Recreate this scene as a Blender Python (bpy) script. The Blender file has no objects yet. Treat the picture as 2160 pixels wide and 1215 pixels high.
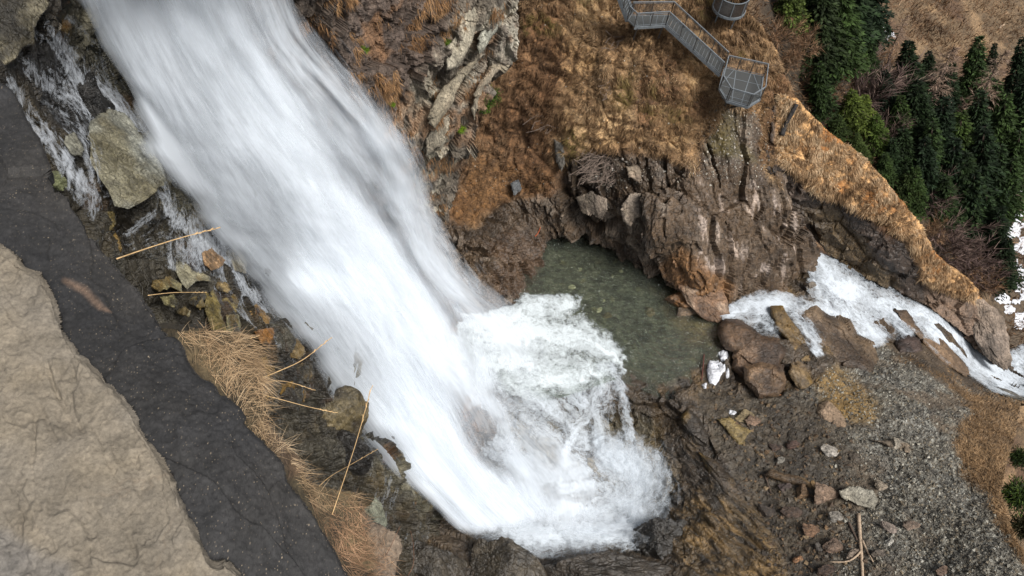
import bpy, math, random
import numpy as np
from mathutils import Vector, Matrix

# ------------------------------------------------------------------ camera, world, sun
S = bpy.context.scene
C = S.collection
F = 1695.0                                    # focal length in photo pixels (2160 wide)
PITCH, ROLL = math.radians(57), math.radians(6.8)
fw = np.array([0, math.cos(PITCH), -math.sin(PITCH)])
_r0 = np.array([1., 0, 0]); _u0 = np.array([0, math.sin(PITCH), math.cos(PITCH)])
ri = math.cos(ROLL) * _r0 + math.sin(ROLL) * _u0
up = -math.sin(ROLL) * _r0 + math.cos(ROLL) * _u0
cam_d = bpy.data.cameras.new('camera'); cam = bpy.data.objects.new('camera', cam_d); C.objects.link(cam)
cam_d.sensor_width = 36; cam_d.lens = 36 * F / 2160; cam_d.clip_start = 0.05; cam_d.clip_end = 2000
M4 = Matrix.Identity(4)
for i in range(3):
    M4[i][0] = ri[i]; M4[i][1] = up[i]; M4[i][2] = -fw[i]
cam.matrix_world = M4
S.camera = cam

W = bpy.data.worlds.new('World'); S.world = W; W.use_nodes = True
SUN_EL, SUN_AZ = math.radians(60), math.radians(122)      # azimuth clockwise from +Y
nt = W.node_tree; nt.nodes.clear()
sky = nt.nodes.new('ShaderNodeTexSky'); sky.sky_type = 'NISHITA'; sky.sun_disc = False
sky.sun_elevation = SUN_EL; sky.sun_rotation = SUN_AZ; sky.dust_density = 4.0; sky.air_density = 1.0; sky.ozone_density = 1.0
bg = nt.nodes.new('ShaderNodeBackground'); bg.inputs['Strength'].default_value = 0.066
wo = nt.nodes.new('ShaderNodeOutputWorld')
hs = nt.nodes.new('ShaderNodeHueSaturation'); hs.inputs['Saturation'].default_value = .4      # thin white cloud
nt.links.new(sky.outputs[0], hs.inputs['Color']); nt.links.new(hs.outputs[0], bg.inputs[0]); nt.links.new(bg.outputs[0], wo.inputs[0])
sl = bpy.data.lights.new('sun', 'SUN'); sl.energy = 3.0; sl.angle = math.radians(26); sl.color = (1.0, 0.975, 0.94)
so = bpy.data.objects.new('sun', sl); C.objects.link(so)
sd = Vector((math.sin(SUN_AZ) * math.cos(SUN_EL), math.cos(SUN_AZ) * math.cos(SUN_EL), math.sin(SUN_EL)))
so.rotation_euler = sd.to_track_quat('Z', 'Y').to_euler()
S.view_settings.view_transform = 'Standard'; S.view_settings.look = 'None'
S.view_settings.exposure = 0.7; S.view_settings.gamma = 1
S.cycles.use_denoising = True
S.cycles.transparent_max_bounces = 64; S.cycles.max_bounces = 6; S.cycles.diffuse_bounces = 3
S.cycles.transmission_bounces = 4; S.cycles.glossy_bounces = 2; S.cycles.caustics_reflective = False; S.cycles.caustics_refractive = False

# ------------------------------------------------------------------ maths helpers
def ray(px, py):
    px = np.asarray(px, float)[..., None]; py = np.asarray(py, float)[..., None]
    return fw + (px - 1080) / F * ri - (py - 607.5) / F * up
def at(px, py, d): return ray(px, py) * np.asarray(d, float)[..., None]
def Dz(px, py, z):                              # view depth where the pixel's ray meets the height z
    return float(z / ray(px, py)[..., 2])
def Dy(px, py, y): return float(y / ray(px, py)[..., 1])
def project(P):
    P = np.asarray(P, float); d = P @ fw
    return 1080 + F * (P @ ri) / d, 607.5 - F * (P @ up) / d, d
def lin(r, g, b, k=1.0):
    def f(c):
        c = c / 255
        return (c / 12.92 if c < .04045 else ((c + .055) / 1.055) ** 2.4) * k
    return np.array([f(r), f(g), f(b)])
def sstep(a, b, x):
    t = np.clip((x - a) / (b - a), 0, 1); return t * t * (3 - 2 * t)
def hash3(ix, iy, iz, seed):
    h = (ix.astype(np.int64) * 374761393 + iy.astype(np.int64) * 668265263 + iz.astype(np.int64) * 2147483647 + seed * 1274126177) & 0xffffffff
    h = ((h ^ (h >> 13)) * 1274126177) & 0xffffffff
    h = ((h ^ (h >> 16)) * 2246822519) & 0xffffffff
    return ((h ^ (h >> 15)) & 0xffffff) / float(0xffffff)
def vnoise(P, seed=0):                          # value noise, -1..1
    I = np.floor(P).astype(np.int64); f = P - I; f = f * f * f * (f * (f * 6 - 15) + 10)
    r = 0
    for a in (0, 1):
        wa = f[..., 0] if a else 1 - f[..., 0]
        for b in (0, 1):
            wb = f[..., 1] if b else 1 - f[..., 1]
            for c in (0, 1):
                wc = f[..., 2] if c else 1 - f[..., 2]
                r = r + wa * wb * wc * hash3(I[..., 0] + a, I[..., 1] + b, I[..., 2] + c, seed)
    return r * 2 - 1
def fbm(P, seed=0, oct=4, gain=.5):
    r = 0; a = 1.0; t = 0
    for i in range(oct):
        r = r + a * vnoise(P * 2.03 ** i + 17.3 * i, seed + i); t += a; a *= gain
    return r / t
def cells(P, seed=0, slope=1.0):
    """faceted blocks: every worley cell is a tilted plane. Returns height, crack distance, cell random."""
    I = np.floor(P).astype(np.int64); n = P.shape[0]
    d1 = np.full(n, 9e9); d2 = np.full(n, 9e9); h = np.zeros(n); rn = np.zeros(n)
    for a in (-1, 0, 1):
        for b in (-1, 0, 1):
            for c in (-1, 0, 1):
                J = I + np.array([a, b, c])
                r = [hash3(J[:, 0], J[:, 1], J[:, 2], seed + k) for k in range(7)]
                q = J + np.stack(r[:3], 1); v = P - q
                d = (v * v).sum(1)
                hh = (r[3] * 2 - 1) * .6 + slope * ((r[4] - .5) * v[:, 0] + (r[5] - .5) * v[:, 1] + (r[6] - .5) * v[:, 2]) * 2
                m = d < d1
                d2 = np.where(m, d1, np.minimum(d2, d)); h = np.where(m, hh, h); rn = np.where(m, r[3], rn); d1 = np.where(m, d, d1)
    return h, np.sqrt(d2) - np.sqrt(d1), rn
def frame_of(axis):                             # rows: two across, one along the axis
    a = np.asarray(axis, float); a = a / np.linalg.norm(a)
    b = np.cross(a, [0, 0, 1.]) if abs(a[2]) < .9 else np.cross(a, [1., 0, 0]); b /= np.linalg.norm(b)
    return np.stack([b, np.cross(a, b), a])
def poly_sd(px, py, poly):                      # signed pixel distance, positive inside
    p = np.asarray(poly, float); q = np.roll(p, -1, 0)
    d = np.full(px.shape, 9e9); ins = np.zeros(px.shape, bool)
    for (x0, y0), (x1, y1) in zip(p, q):
        ex, ey = x1 - x0, y1 - y0; L = ex * ex + ey * ey + 1e-9
        t = np.clip(((px - x0) * ex + (py - y0) * ey) / L, 0, 1)
        d = np.minimum(d, np.hypot(px - x0 - t * ex, py - y0 - t * ey))
        if y0 != y1:
            ins ^= ((y0 > py) != (y1 > py)) & (px < (x1 - x0) * (py - y0) / (y1 - y0) + x0)
    return np.where(ins, d, -d)
def stroke(px, py, pts):                        # distance to a polyline, signed side, arc length, width there
    p = np.asarray(pts, float); best = np.full(px.shape, 9e9); side = np.zeros(px.shape); arc = np.zeros(px.shape); wid = np.ones(px.shape); L0 = 0
    for i in range(len(p) - 1):
        ex, ey = p[i + 1, :2] - p[i, :2]; L = math.hypot(ex, ey)
        t = np.clip(((px - p[i, 0]) * ex + (py - p[i, 1]) * ey) / (L * L), 0, 1)
        dx = px - p[i, 0] - t * ex; dy = py - p[i, 1] - t * ey; d = np.hypot(dx, dy)
        w = p[i, 2] + (p[i + 1, 2] - p[i, 2]) * t; m = d / w < best
        best = np.where(m, d / w, best); side = np.where(m, np.sign(ex * dy - ey * dx) * d, side)
        arc = np.where(m, L0 + t * L, arc); wid = np.where(m, w, wid); L0 += L
    return best, side, arc, wid
class Surf:                                     # smooth sheet through (px, py, depth) points: thin-plate spline of 1/depth
    def __init__(s, ctrl):
        c = np.asarray(ctrl, float); s.x = c[:, :2] / 1000; v = 1 / c[:, 2]; n = len(c)
        r = np.linalg.norm(s.x[:, None] - s.x[None], axis=2); K = s.k(r) + np.eye(n) * 1e-5
        A = np.zeros((n + 3, n + 3)); A[:n, :n] = K; A[:n, n] = 1; A[:n, n + 1:] = s.x; A[n:, :n] = A[:n, n:].T
        s.w = np.linalg.solve(A, np.concatenate([v, np.zeros(3)]))
    @staticmethod
    def k(r): return np.where(r > 0, r * r * np.log(np.maximum(r, 1e-9)), 0)
    def D(s, px, py):
        px = np.asarray(px, float); q = np.stack([px, np.asarray(py, float)], -1) / 1000
        o = s.w[-3] + q[..., 0] * s.w[-2] + q[..., 1] * s.w[-1]
        for i in range(len(s.x)):
            o = o + s.w[i] * s.k(np.linalg.norm(q - s.x[i], axis=-1))
        return 1 / np.maximum(o, 1 / 400)

# ------------------------------------------------------------------ object helpers
def tag(o, label=None, cat=None, group=None, kind=None):
    if label: o['label'] = label
    if cat: o['category'] = cat
    if group: o['group'] = group
    if kind: o['kind'] = kind
    return o
def mesh_obj(name, V, Fc, mat, parent=None, smooth=True, col=None, uv=None, dens=None):
    me = bpy.data.meshes.new(name)
    V = np.asarray(V, np.float32)
    if isinstance(Fc, np.ndarray):
        k = Fc.shape[1]; me.vertices.add(len(V)); me.vertices.foreach_set('co', V.ravel())
        me.loops.add(Fc.size); me.loops.foreach_set('vertex_index', Fc.astype(np.int32).ravel())
        me.polygons.add(len(Fc)); me.polygons.foreach_set('loop_start', np.arange(len(Fc), dtype=np.int32) * k)
        me.update(calc_edges=True)
    else:
        me.from_pydata([tuple(map(float, v)) for v in V], [], [tuple(int(i) for i in f) for f in Fc])
    me.polygons.foreach_set('use_smooth', np.full(len(me.polygons), smooth))
    if col is not None:
        col = np.asarray(col, np.float32)
        if col.shape[1] == 3: col = np.concatenate([col, np.zeros((len(col), 1), np.float32)], 1)
        a = me.attributes.new('Col', 'FLOAT_COLOR', 'POINT'); a.data.foreach_set('color', col.ravel())
    if uv is not None:
        a = me.attributes.new('flow', 'FLOAT_VECTOR', 'POINT')
        a.data.foreach_set('vector', np.concatenate([uv, np.zeros((len(uv), 1))], 1).astype(np.float32).ravel())
    if dens is not None:
        a = me.attributes.new('dens', 'FLOAT', 'POINT'); a.data.foreach_set('value', dens.astype(np.float32))
    me.materials.append(mat); me.update()
    o = bpy.data.objects.new(name, me); C.objects.link(o)
    if parent: o.parent = parent
    return o
def empty(name, loc):
    o = bpy.data.objects.new(name, None); C.objects.link(o); o.location = loc; o.empty_display_size = .3; return o
class MB:                                       # collects boxes, bars and tubes into one mesh
    def __init__(s): s.v = []; s.f = []
    def add(s, V, Fs):
        b = len(s.v); s.v += [tuple(v) for v in V]; s.f += [tuple(i + b for i in f) for f in Fs]; return s
    def bar(s, a, b, w, h=None, upv=(0, 0, 1)):
        a = np.asarray(a, float); b = np.asarray(b, float); h = h or w
        d = b - a; d /= np.linalg.norm(d); x = np.cross(d, upv)
        if np.linalg.norm(x) < 1e-4: x = np.cross(d, [1, 0, 0.])
        x /= np.linalg.norm(x); y = np.cross(x, d)
        V = [p + sx * x * w / 2 + sy * y * h / 2 for p in (a, b) for sx, sy in ((-1, -1), (1, -1), (1, 1), (-1, 1))]
        return s.add(V, [(3, 2, 1, 0), (4, 5, 6, 7), (0, 1, 5, 4), (1, 2, 6, 5), (2, 3, 7, 6), (3, 0, 4, 7)])
    def tube(s, pts, rad, n=6):
        pts = np.asarray(pts, float); m = len(pts); rad = np.broadcast_to(np.asarray(rad, float), (m,))
        V = []; x = None
        for i in range(m):
            d = pts[min(i + 1, m - 1)] - pts[max(i - 1, 0)]; d = d / (np.linalg.norm(d) + 1e-12)
            if x is None:
                x = np.cross(d, [0.3, 0.2, 1.]); 
            x = x - d * (x @ d); x /= np.linalg.norm(x) + 1e-12; y = np.cross(d, x)
            for k in range(n):
                a = 2 * math.pi * k / n; V.append(pts[i] + rad[i] * (math.cos(a) * x + math.sin(a) * y))
        Fs = [(i * n + k, i * n + (k + 1) % n, (i + 1) * n + (k + 1) % n, (i + 1) * n + k) for i in range(m - 1) for k in range(n)]
        Fs += [tuple(range(n - 1, -1, -1)), tuple((m - 1) * n + k for k in range(n))]
        return s.add(V, Fs)
    def prism(s, poly, z0, z1):
        n = len(poly); V = [(x, y, z0) for x, y in poly] + [(x, y, z1) for x, y in poly]
        return s.add(V, [tuple(range(n - 1, -1, -1)), tuple(range(n, 2 * n))] + [(i, (i + 1) % n, n + (i + 1) % n, n + i) for i in range(n)])
    def build(s, name, mat, parent=None, smooth=False, off=(0, 0, 0)):
        V = np.asarray(s.v) - np.asarray(off); return mesh_obj(name, V, s.f, mat, parent, smooth)

# ------------------------------------------------------------------ materials
def new_mat(name):
    m = bpy.data.materials.new(name); m.use_nodes = True; t = m.node_tree; t.nodes.clear()
    return m, t, t.nodes.new('ShaderNodeOutputMaterial')
def N(t, typ, **kw):
    n = t.nodes.new(typ)
    for k, v in kw.items():
        if k in n.inputs: n.inputs[k].default_value = v
        else: setattr(n, k, v)
    return n
def mixc(t, mode, a, b, fac=1.0):
    n = t.nodes.new('ShaderNodeMix'); n.data_type = 'RGBA'; n.blend_type = mode
    for s, v in ((0, fac), (6, a), (7, b)):
        if hasattr(v, 'is_linked'): t.links.new(v, n.inputs[s])
        else: n.inputs[s].default_value = v if s == 0 else (*v, 1)[:4]
    return n.outputs[2]
def math_n(t, op, a, b=0.0, clamp=False):
    n = t.nodes.new('ShaderNodeMath'); n.operation = op; n.use_clamp = clamp
    for i, v in ((0, a), (1, b)):
        if hasattr(v, 'is_linked'): t.links.new(v, n.inputs[i])
        else: n.inputs[i].default_value = v
    return n.outputs[0]
def ramp(t, src, stops):
    n = t.nodes.new('ShaderNodeValToRGB'); e = n.color_ramp.elements
    while len(e) < len(stops): e.new(.5)
    for el, (p, c) in zip(e, stops):
        el.position = p; el.color = (c, c, c, 1) if isinstance(c, (int, float)) else (*c, 1)
    t.links.new(src, n.inputs[0]); return n.outputs[0]
def noise(t, vec, scale, detail=6, rough=.6, dist=0.0):
    n = N(t, 'ShaderNodeTexNoise', Scale=scale, Detail=detail, Roughness=rough, Distortion=dist); t.links.new(vec, n.inputs['Vector']); return n.outputs[0]
def rock_mat(name, k=1.0, bump=.6, streak=None, speck=0.0, contrast=1.0, crack=.35, coat=True):
    """stone: vertex colour x grain; k scales the grain (1 = cliff seen from 50 m)"""
    m, t, out = new_mat(name); L = t.links
    tc = N(t, 'ShaderNodeTexCoord'); pos = tc.outputs['Object']
    if streak is not None:
        mp = N(t, 'ShaderNodeMapping'); mp.inputs['Rotation'].default_value = streak[0]; mp.inputs['Scale'].default_value = streak[1]
        L.new(pos, mp.inputs['Vector']); spos = mp.outputs[0]
    else: spos = pos
    at_ = N(t, 'ShaderNodeAttribute', attribute_name='Col')
    n1 = noise(t, spos, .9 * k, 8, .65); n2 = noise(t, spos, 6 * k, 6, .7, .4); n3 = noise(t, pos, .25 * k, 3)
    c = mixc(t, 'MULTIPLY', at_.outputs['Color'], ramp(t, n1, [(.3, 1 - .6 * contrast), (.7, 1 + .55 * contrast)]))
    c = mixc(t, 'MULTIPLY', c, ramp(t, n2, [(.34, 1 - .55 * contrast), (.68, 1 + .55 * contrast)]))
    warm = mixc(t, 'MULTIPLY', c, (1.02, 1.0, .9)); cold = mixc(t, 'MULTIPLY', c, (.98, 1.0, .98))
    c = mixc(t, 'MIX', warm, cold, ramp(t, n3, [(.35, 0.0), (.65, 1.0)]))
    vo = N(t, 'ShaderNodeTexVoronoi', Scale=1.6 * k, feature='DISTANCE_TO_EDGE'); 
    wv = t.nodes.new('ShaderNodeVectorMath'); wv.operation = 'ADD'; nn = N(t, 'ShaderNodeTexNoise', Scale=1.2 * k, Detail=4); L.new(pos, nn.inputs['Vector'])
    sc = t.nodes.new('ShaderNodeVectorMath'); sc.operation = 'SCALE'; sc.inputs['Scale'].default_value = .9 / k; L.new(nn.outputs['Color'], sc.inputs[0])
    L.new(spos, wv.inputs[0]); L.new(sc.outputs[0], wv.inputs[1]); L.new(wv.outputs[0], vo.inputs['Vector'])
    crk = ramp(t, vo.outputs['Distance'], [(0.0, 0.0), (.05, 1.0)])
    if speck:
        sp = N(t, 'ShaderNodeTexVoronoi', Scale=speck); L.new(spos, sp.inputs['Vector'])
        dot = math_n(t, 'MULTIPLY', ramp(t, sp.outputs['Distance'], [(.12, 1.0), (.24, 0.0)]), ramp(t, sp.outputs['Color'], [(.58, 0.0), (.72, 1.0)]))
        sp2 = N(t, 'ShaderNodeTexVoronoi', Scale=speck * .55); L.new(spos, sp2.inputs['Vector'])
        dot2 = math_n(t, 'MULTIPLY', ramp(t, sp2.outputs['Distance'], [(.12, 1.0), (.22, 0.0)]), ramp(t, sp2.outputs['Color'], [(.6, 0.0), (.8, 1.0)]))
        dot = math_n(t, 'MULTIPLY', math_n(t, 'ADD', math_n(t, 'MULTIPLY', dot, .55), math_n(t, 'MULTIPLY', dot2, .5)), ramp(t, noise(t, pos, 40, 3), [(.4, .1), (.65, 1.0)]))
        c = mixc(t, 'MIX', c, tuple(lin(186, 168, 142)), dot)
    hgt = math_n(t, 'ADD', math_n(t, 'MULTIPLY', n1, .5), math_n(t, 'MULTIPLY', n2, .22))
    hgt = math_n(t, 'ADD', hgt, math_n(t, 'MULTIPLY', crk, crack * .3))
    b = N(t, 'ShaderNodeBump', Strength=bump, Distance=.35 / k); L.new(hgt, b.inputs['Height'])
    p = N(t, 'ShaderNodeBsdfPrincipled'); L.new(c, p.inputs['Base Color']); L.new(b.outputs[0], p.inputs['Normal'])
    wet = at_.outputs['Alpha']
    rg = math_n(t, 'SUBTRACT', .88, math_n(t, 'MULTIPLY', wet, .58)); L.new(rg, p.inputs['Roughness'])
    p.inputs['Specular IOR Level'].default_value = .5
    L.new(p.outputs[0], out.inputs[0]); return m
def attr_mat(name, rough=.8, k=8.0, transl=0.0, contrast=.4, vary=False):
    m, t, out = new_mat(name); L = t.links
    a = N(t, 'ShaderNodeAttribute', attribute_name='Col'); tc = N(t, 'ShaderNodeTexCoord')
    c = mixc(t, 'MULTIPLY', a.outputs['Color'], ramp(t, noise(t, tc.outputs['Object'], k, 4), [(.3, 1 - contrast), (.7, 1 + contrast)]))
    if vary:                                     # every tree has its own tone
        oi = t.nodes.new('ShaderNodeObjectInfo'); c = mixc(t, 'MULTIPLY', c, ramp(t, oi.outputs['Random'], [(0, (.34, .38, .4)), (.4, (.6, .64, .55)), (.7, (1.0, 1.0, .75)), (1, (1.7, 1.6, .9))]))
    p = N(t, 'ShaderNodeBsdfPrincipled', Roughness=rough); L.new(c, p.inputs['Base Color']); p.inputs['Specular IOR Level'].default_value = .2
    if transl:
        tr = N(t, 'ShaderNodeBsdfTranslucent'); L.new(c, tr.inputs[0]); mx = N(t, 'ShaderNodeMixShader', Fac=transl)
        L.new(p.outputs[0], mx.inputs[1]); L.new(tr.outputs[0], mx.inputs[2]); L.new(mx.outputs[0], out.inputs[0])
    else: L.new(p.outputs[0], out.inputs[0])
    return m
def flat_mat(name, rgb, rough=.6, metal=0.0, k=20.0, contrast=.25, bump=0.0):
    m, t, out = new_mat(name); L = t.links; tc = N(t, 'ShaderNodeTexCoord')
    n = noise(t, tc.outputs['Object'], k, 5)
    c = mixc(t, 'MULTIPLY', tuple(rgb), ramp(t, n, [(.3, 1 - contrast), (.7, 1 + contrast)]))
    p = N(t, 'ShaderNodeBsdfPrincipled', Roughness=rough, Metallic=metal); L.new(c, p.inputs['Base Color'])
    if bump:
        b = N(t, 'ShaderNodeBump', Strength=bump, Distance=.1); L.new(n, b.inputs['Height']); L.new(b.outputs[0], p.inputs['Normal'])
    L.new(p.outputs[0], out.inputs[0]); return m
def water_mat(name, su, sv, amp, seed, lace=0.0, tint=(.655, .71, .765), gain=1.0, soft_n=.9):
    """white water: opacity from the sheet's own density plus streaks that follow the flow"""
    m, t, out = new_mat(name); L = t.links
    d = N(t, 'ShaderNodeAttribute', attribute_name='dens'); fl = N(t, 'ShaderNodeAttribute', attribute_name='flow')
    mp = N(t, 'ShaderNodeMapping'); mp.inputs['Scale'].default_value = (su, sv, 1); mp.inputs['Location'].default_value = (seed * 7.3, seed * 3.1, seed)
    L.new(fl.outputs['Vector'], mp.inputs['Vector'])
    s1 = noise(t, mp.outputs[0], 1.0, 7, .68, .25)
    mp2 = N(t, 'ShaderNodeMapping'); mp2.inputs['Scale'].default_value = (su * .14, sv * .6, 1); mp2.inputs['Location'].default_value = (seed * 3.3, seed * 9.1, seed)
    L.new(fl.outputs['Vector'], mp2.inputs['Vector']); s2 = noise(t, mp2.outputs[0], 1.0, 4, .6, .5)
    s = math_n(t, 'ADD', math_n(t, 'MULTIPLY', s1, .5), math_n(t, 'MULTIPLY', s2, .5))
    if lace:
        tc = N(t, 'ShaderNodeTexCoord'); nz = N(t, 'ShaderNodeTexNoise', Scale=1.1, Detail=5, Roughness=.65, Distortion=1.2); L.new(tc.outputs['Object'], nz.inputs['Vector'])
        rg = math_n(t, 'ABSOLUTE', math_n(t, 'SUBTRACT', nz.outputs[0], .5))
        lc = math_n(t, 'SUBTRACT', 1.0, math_n(t, 'MULTIPLY', rg, 7.0), True)
        nz2 = N(t, 'ShaderNodeTexNoise', Scale=3.0, Detail=4, Roughness=.6, Distortion=1.5); L.new(tc.outputs['Object'], nz2.inputs['Vector'])
        rg2 = math_n(t, 'ABSOLUTE', math_n(t, 'SUBTRACT', nz2.outputs[0], .5))
        lc = math_n(t, 'ADD', math_n(t, 'MULTIPLY', lc, .6), math_n(t, 'MULTIPLY', math_n(t, 'SUBTRACT', 1.0, math_n(t, 'MULTIPLY', rg2, 7.0), True), .4))
        s = math_n(t, 'ADD', math_n(t, 'MULTIPLY', s, 1 - lace), math_n(t, 'MULTIPLY', lc, lace))
    a = math_n(t, 'ADD', math_n(t, 'MULTIPLY', d.outputs['Fac'], gain), math_n(t, 'MULTIPLY', math_n(t, 'SUBTRACT', s, .5), amp), True)
    # spray scatters light almost evenly, so its shading leans only weakly on the sheet's own facing
    ge = t.nodes.new('ShaderNodeNewGeometry'); va = t.nodes.new('ShaderNodeVectorMath'); va.operation = 'SCALE'; va.inputs['Scale'].default_value = soft_n; L.new(ge.outputs['Normal'], va.inputs[0])
    vb = t.nodes.new('ShaderNodeVectorMath'); vb.operation = 'ADD'; vb.inputs[1].default_value = (.05, -.45, .75); L.new(va.outputs[0], vb.inputs[0])
    vn = t.nodes.new('ShaderNodeVectorMath'); vn.operation = 'NORMALIZE'; L.new(vb.outputs[0], vn.inputs[0])
    df = N(t, 'ShaderNodeBsdfDiffuse'); df.inputs[0].default_value = (*tint, 1); L.new(vn.outputs[0], df.inputs['Normal'])
    tr = N(t, 'ShaderNodeBsdfTranslucent'); tr.inputs[0].default_value = (*tint, 1)
    mx = N(t, 'ShaderNodeMixShader', Fac=.3); L.new(df.outputs[0], mx.inputs[1]); L.new(tr.outputs[0], mx.inputs[2])
    tp = N(t, 'ShaderNodeBsdfTransparent'); m2 = N(t, 'ShaderNodeMixShader'); L.new(a, m2.inputs[0]); L.new(tp.outputs[0], m2.inputs[1]); L.new(mx.outputs[0], m2.inputs[2])
    L.new(m2.outputs[0], out.inputs[0]); return m
def pool_mat():
    m, t, out = new_mat('pool_water'); L = t.links; tc = N(t, 'ShaderNodeTexCoord')
    mp = N(t, 'ShaderNodeMapping'); mp.inputs['Scale'].default_value = (1, 1.6, 1); mp.inputs['Rotation'].default_value = (0, 0, .6); L.new(tc.outputs['Object'], mp.inputs['Vector'])
    n1 = noise(t, mp.outputs[0], 1.6, 4, .6, .6); n2 = noise(t, mp.outputs[0], 6.0, 3, .6, .8)
    h = math_n(t, 'ADD', n1, math_n(t, 'MULTIPLY', n2, .35))
    b = N(t, 'ShaderNodeBump', Strength=.9, Distance=.16); L.new(h, b.inputs['Height'])
    gl = N(t, 'ShaderNodeBsdfGlossy', Roughness=.06); L.new(b.outputs[0], gl.inputs['Normal'])
    tp = N(t, 'ShaderNodeBsdfTransparent'); tp.inputs[0].default_value = (.76, .80, .73, 1)
    df = N(t, 'ShaderNodeBsdfDiffuse'); df.inputs[0].default_value = (*lin(92, 100, 88), 1)
    m1 = N(t, 'ShaderNodeMixShader', Fac=.16); L.new(tp.outputs[0], m1.inputs[1]); L.new(df.outputs[0], m1.inputs[2])
    fr = N(t, 'ShaderNodeFresnel', IOR=1.33); L.new(b.outputs[0], fr.inputs['Normal'])
    m2 = N(t, 'ShaderNodeMixShader'); L.new(math_n(t, 'MULTIPLY', fr.outputs[0], .9), m2.inputs[0]); L.new(m1.outputs[0], m2.inputs[1]); L.new(gl.outputs[0], m2.inputs[2])
    L.new(m2.outputs[0], out.inputs[0]); return m
M_rock = rock_mat('cliff_rock', 1.0, .9)
M_strata = rock_mat('layered_rock', 1.0, .9, ((0.0, .45, .3), (2.4, 2.4, .55)))
M_ledge = rock_mat('wet_ledge_rock', 2.0, .9, ((.5, -.5, .2), (2.2, 2.2, .7)), contrast=1.1)
M_near = rock_mat('near_rock', 10.0, .7)
M_slab = rock_mat('tan_stone', 34.0, .85, contrast=.5, crack=.0)
M_dark = rock_mat('dark_stone', 36.0, .9, ((0, 0, .9), (1.0, .55, 1.0)), speck=330.0, contrast=.75, crack=0.0)
M_soil = rock_mat('gravel_soil', 3.0, 1.0, contrast=1.0, crack=.8)
M_grass = attr_mat('dry_grass', .9, 3.0, .25)
M_needle = attr_mat('spruce_needles', .7, 2.0, .15, .4, True)
M_twig = attr_mat('bare_twigs', .9, 2.0)
M_bark = flat_mat('bark', lin(78, 64, 54), .9, 0, 6, .5, .5)
M_wood = flat_mat('weathered_wood', lin(160, 140, 118), .85, 0, 9, .35, .4)
M_snow = flat_mat('snow', (.56, .57, .60), .7, 0, 5, .3, 1.0)
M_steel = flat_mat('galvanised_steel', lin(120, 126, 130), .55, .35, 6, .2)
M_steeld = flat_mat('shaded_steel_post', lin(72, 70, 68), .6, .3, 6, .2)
M_grate = flat_mat('steel_grating', lin(66, 67, 66), .6, .2, 30, .3)
M_pool = pool_mat()

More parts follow.
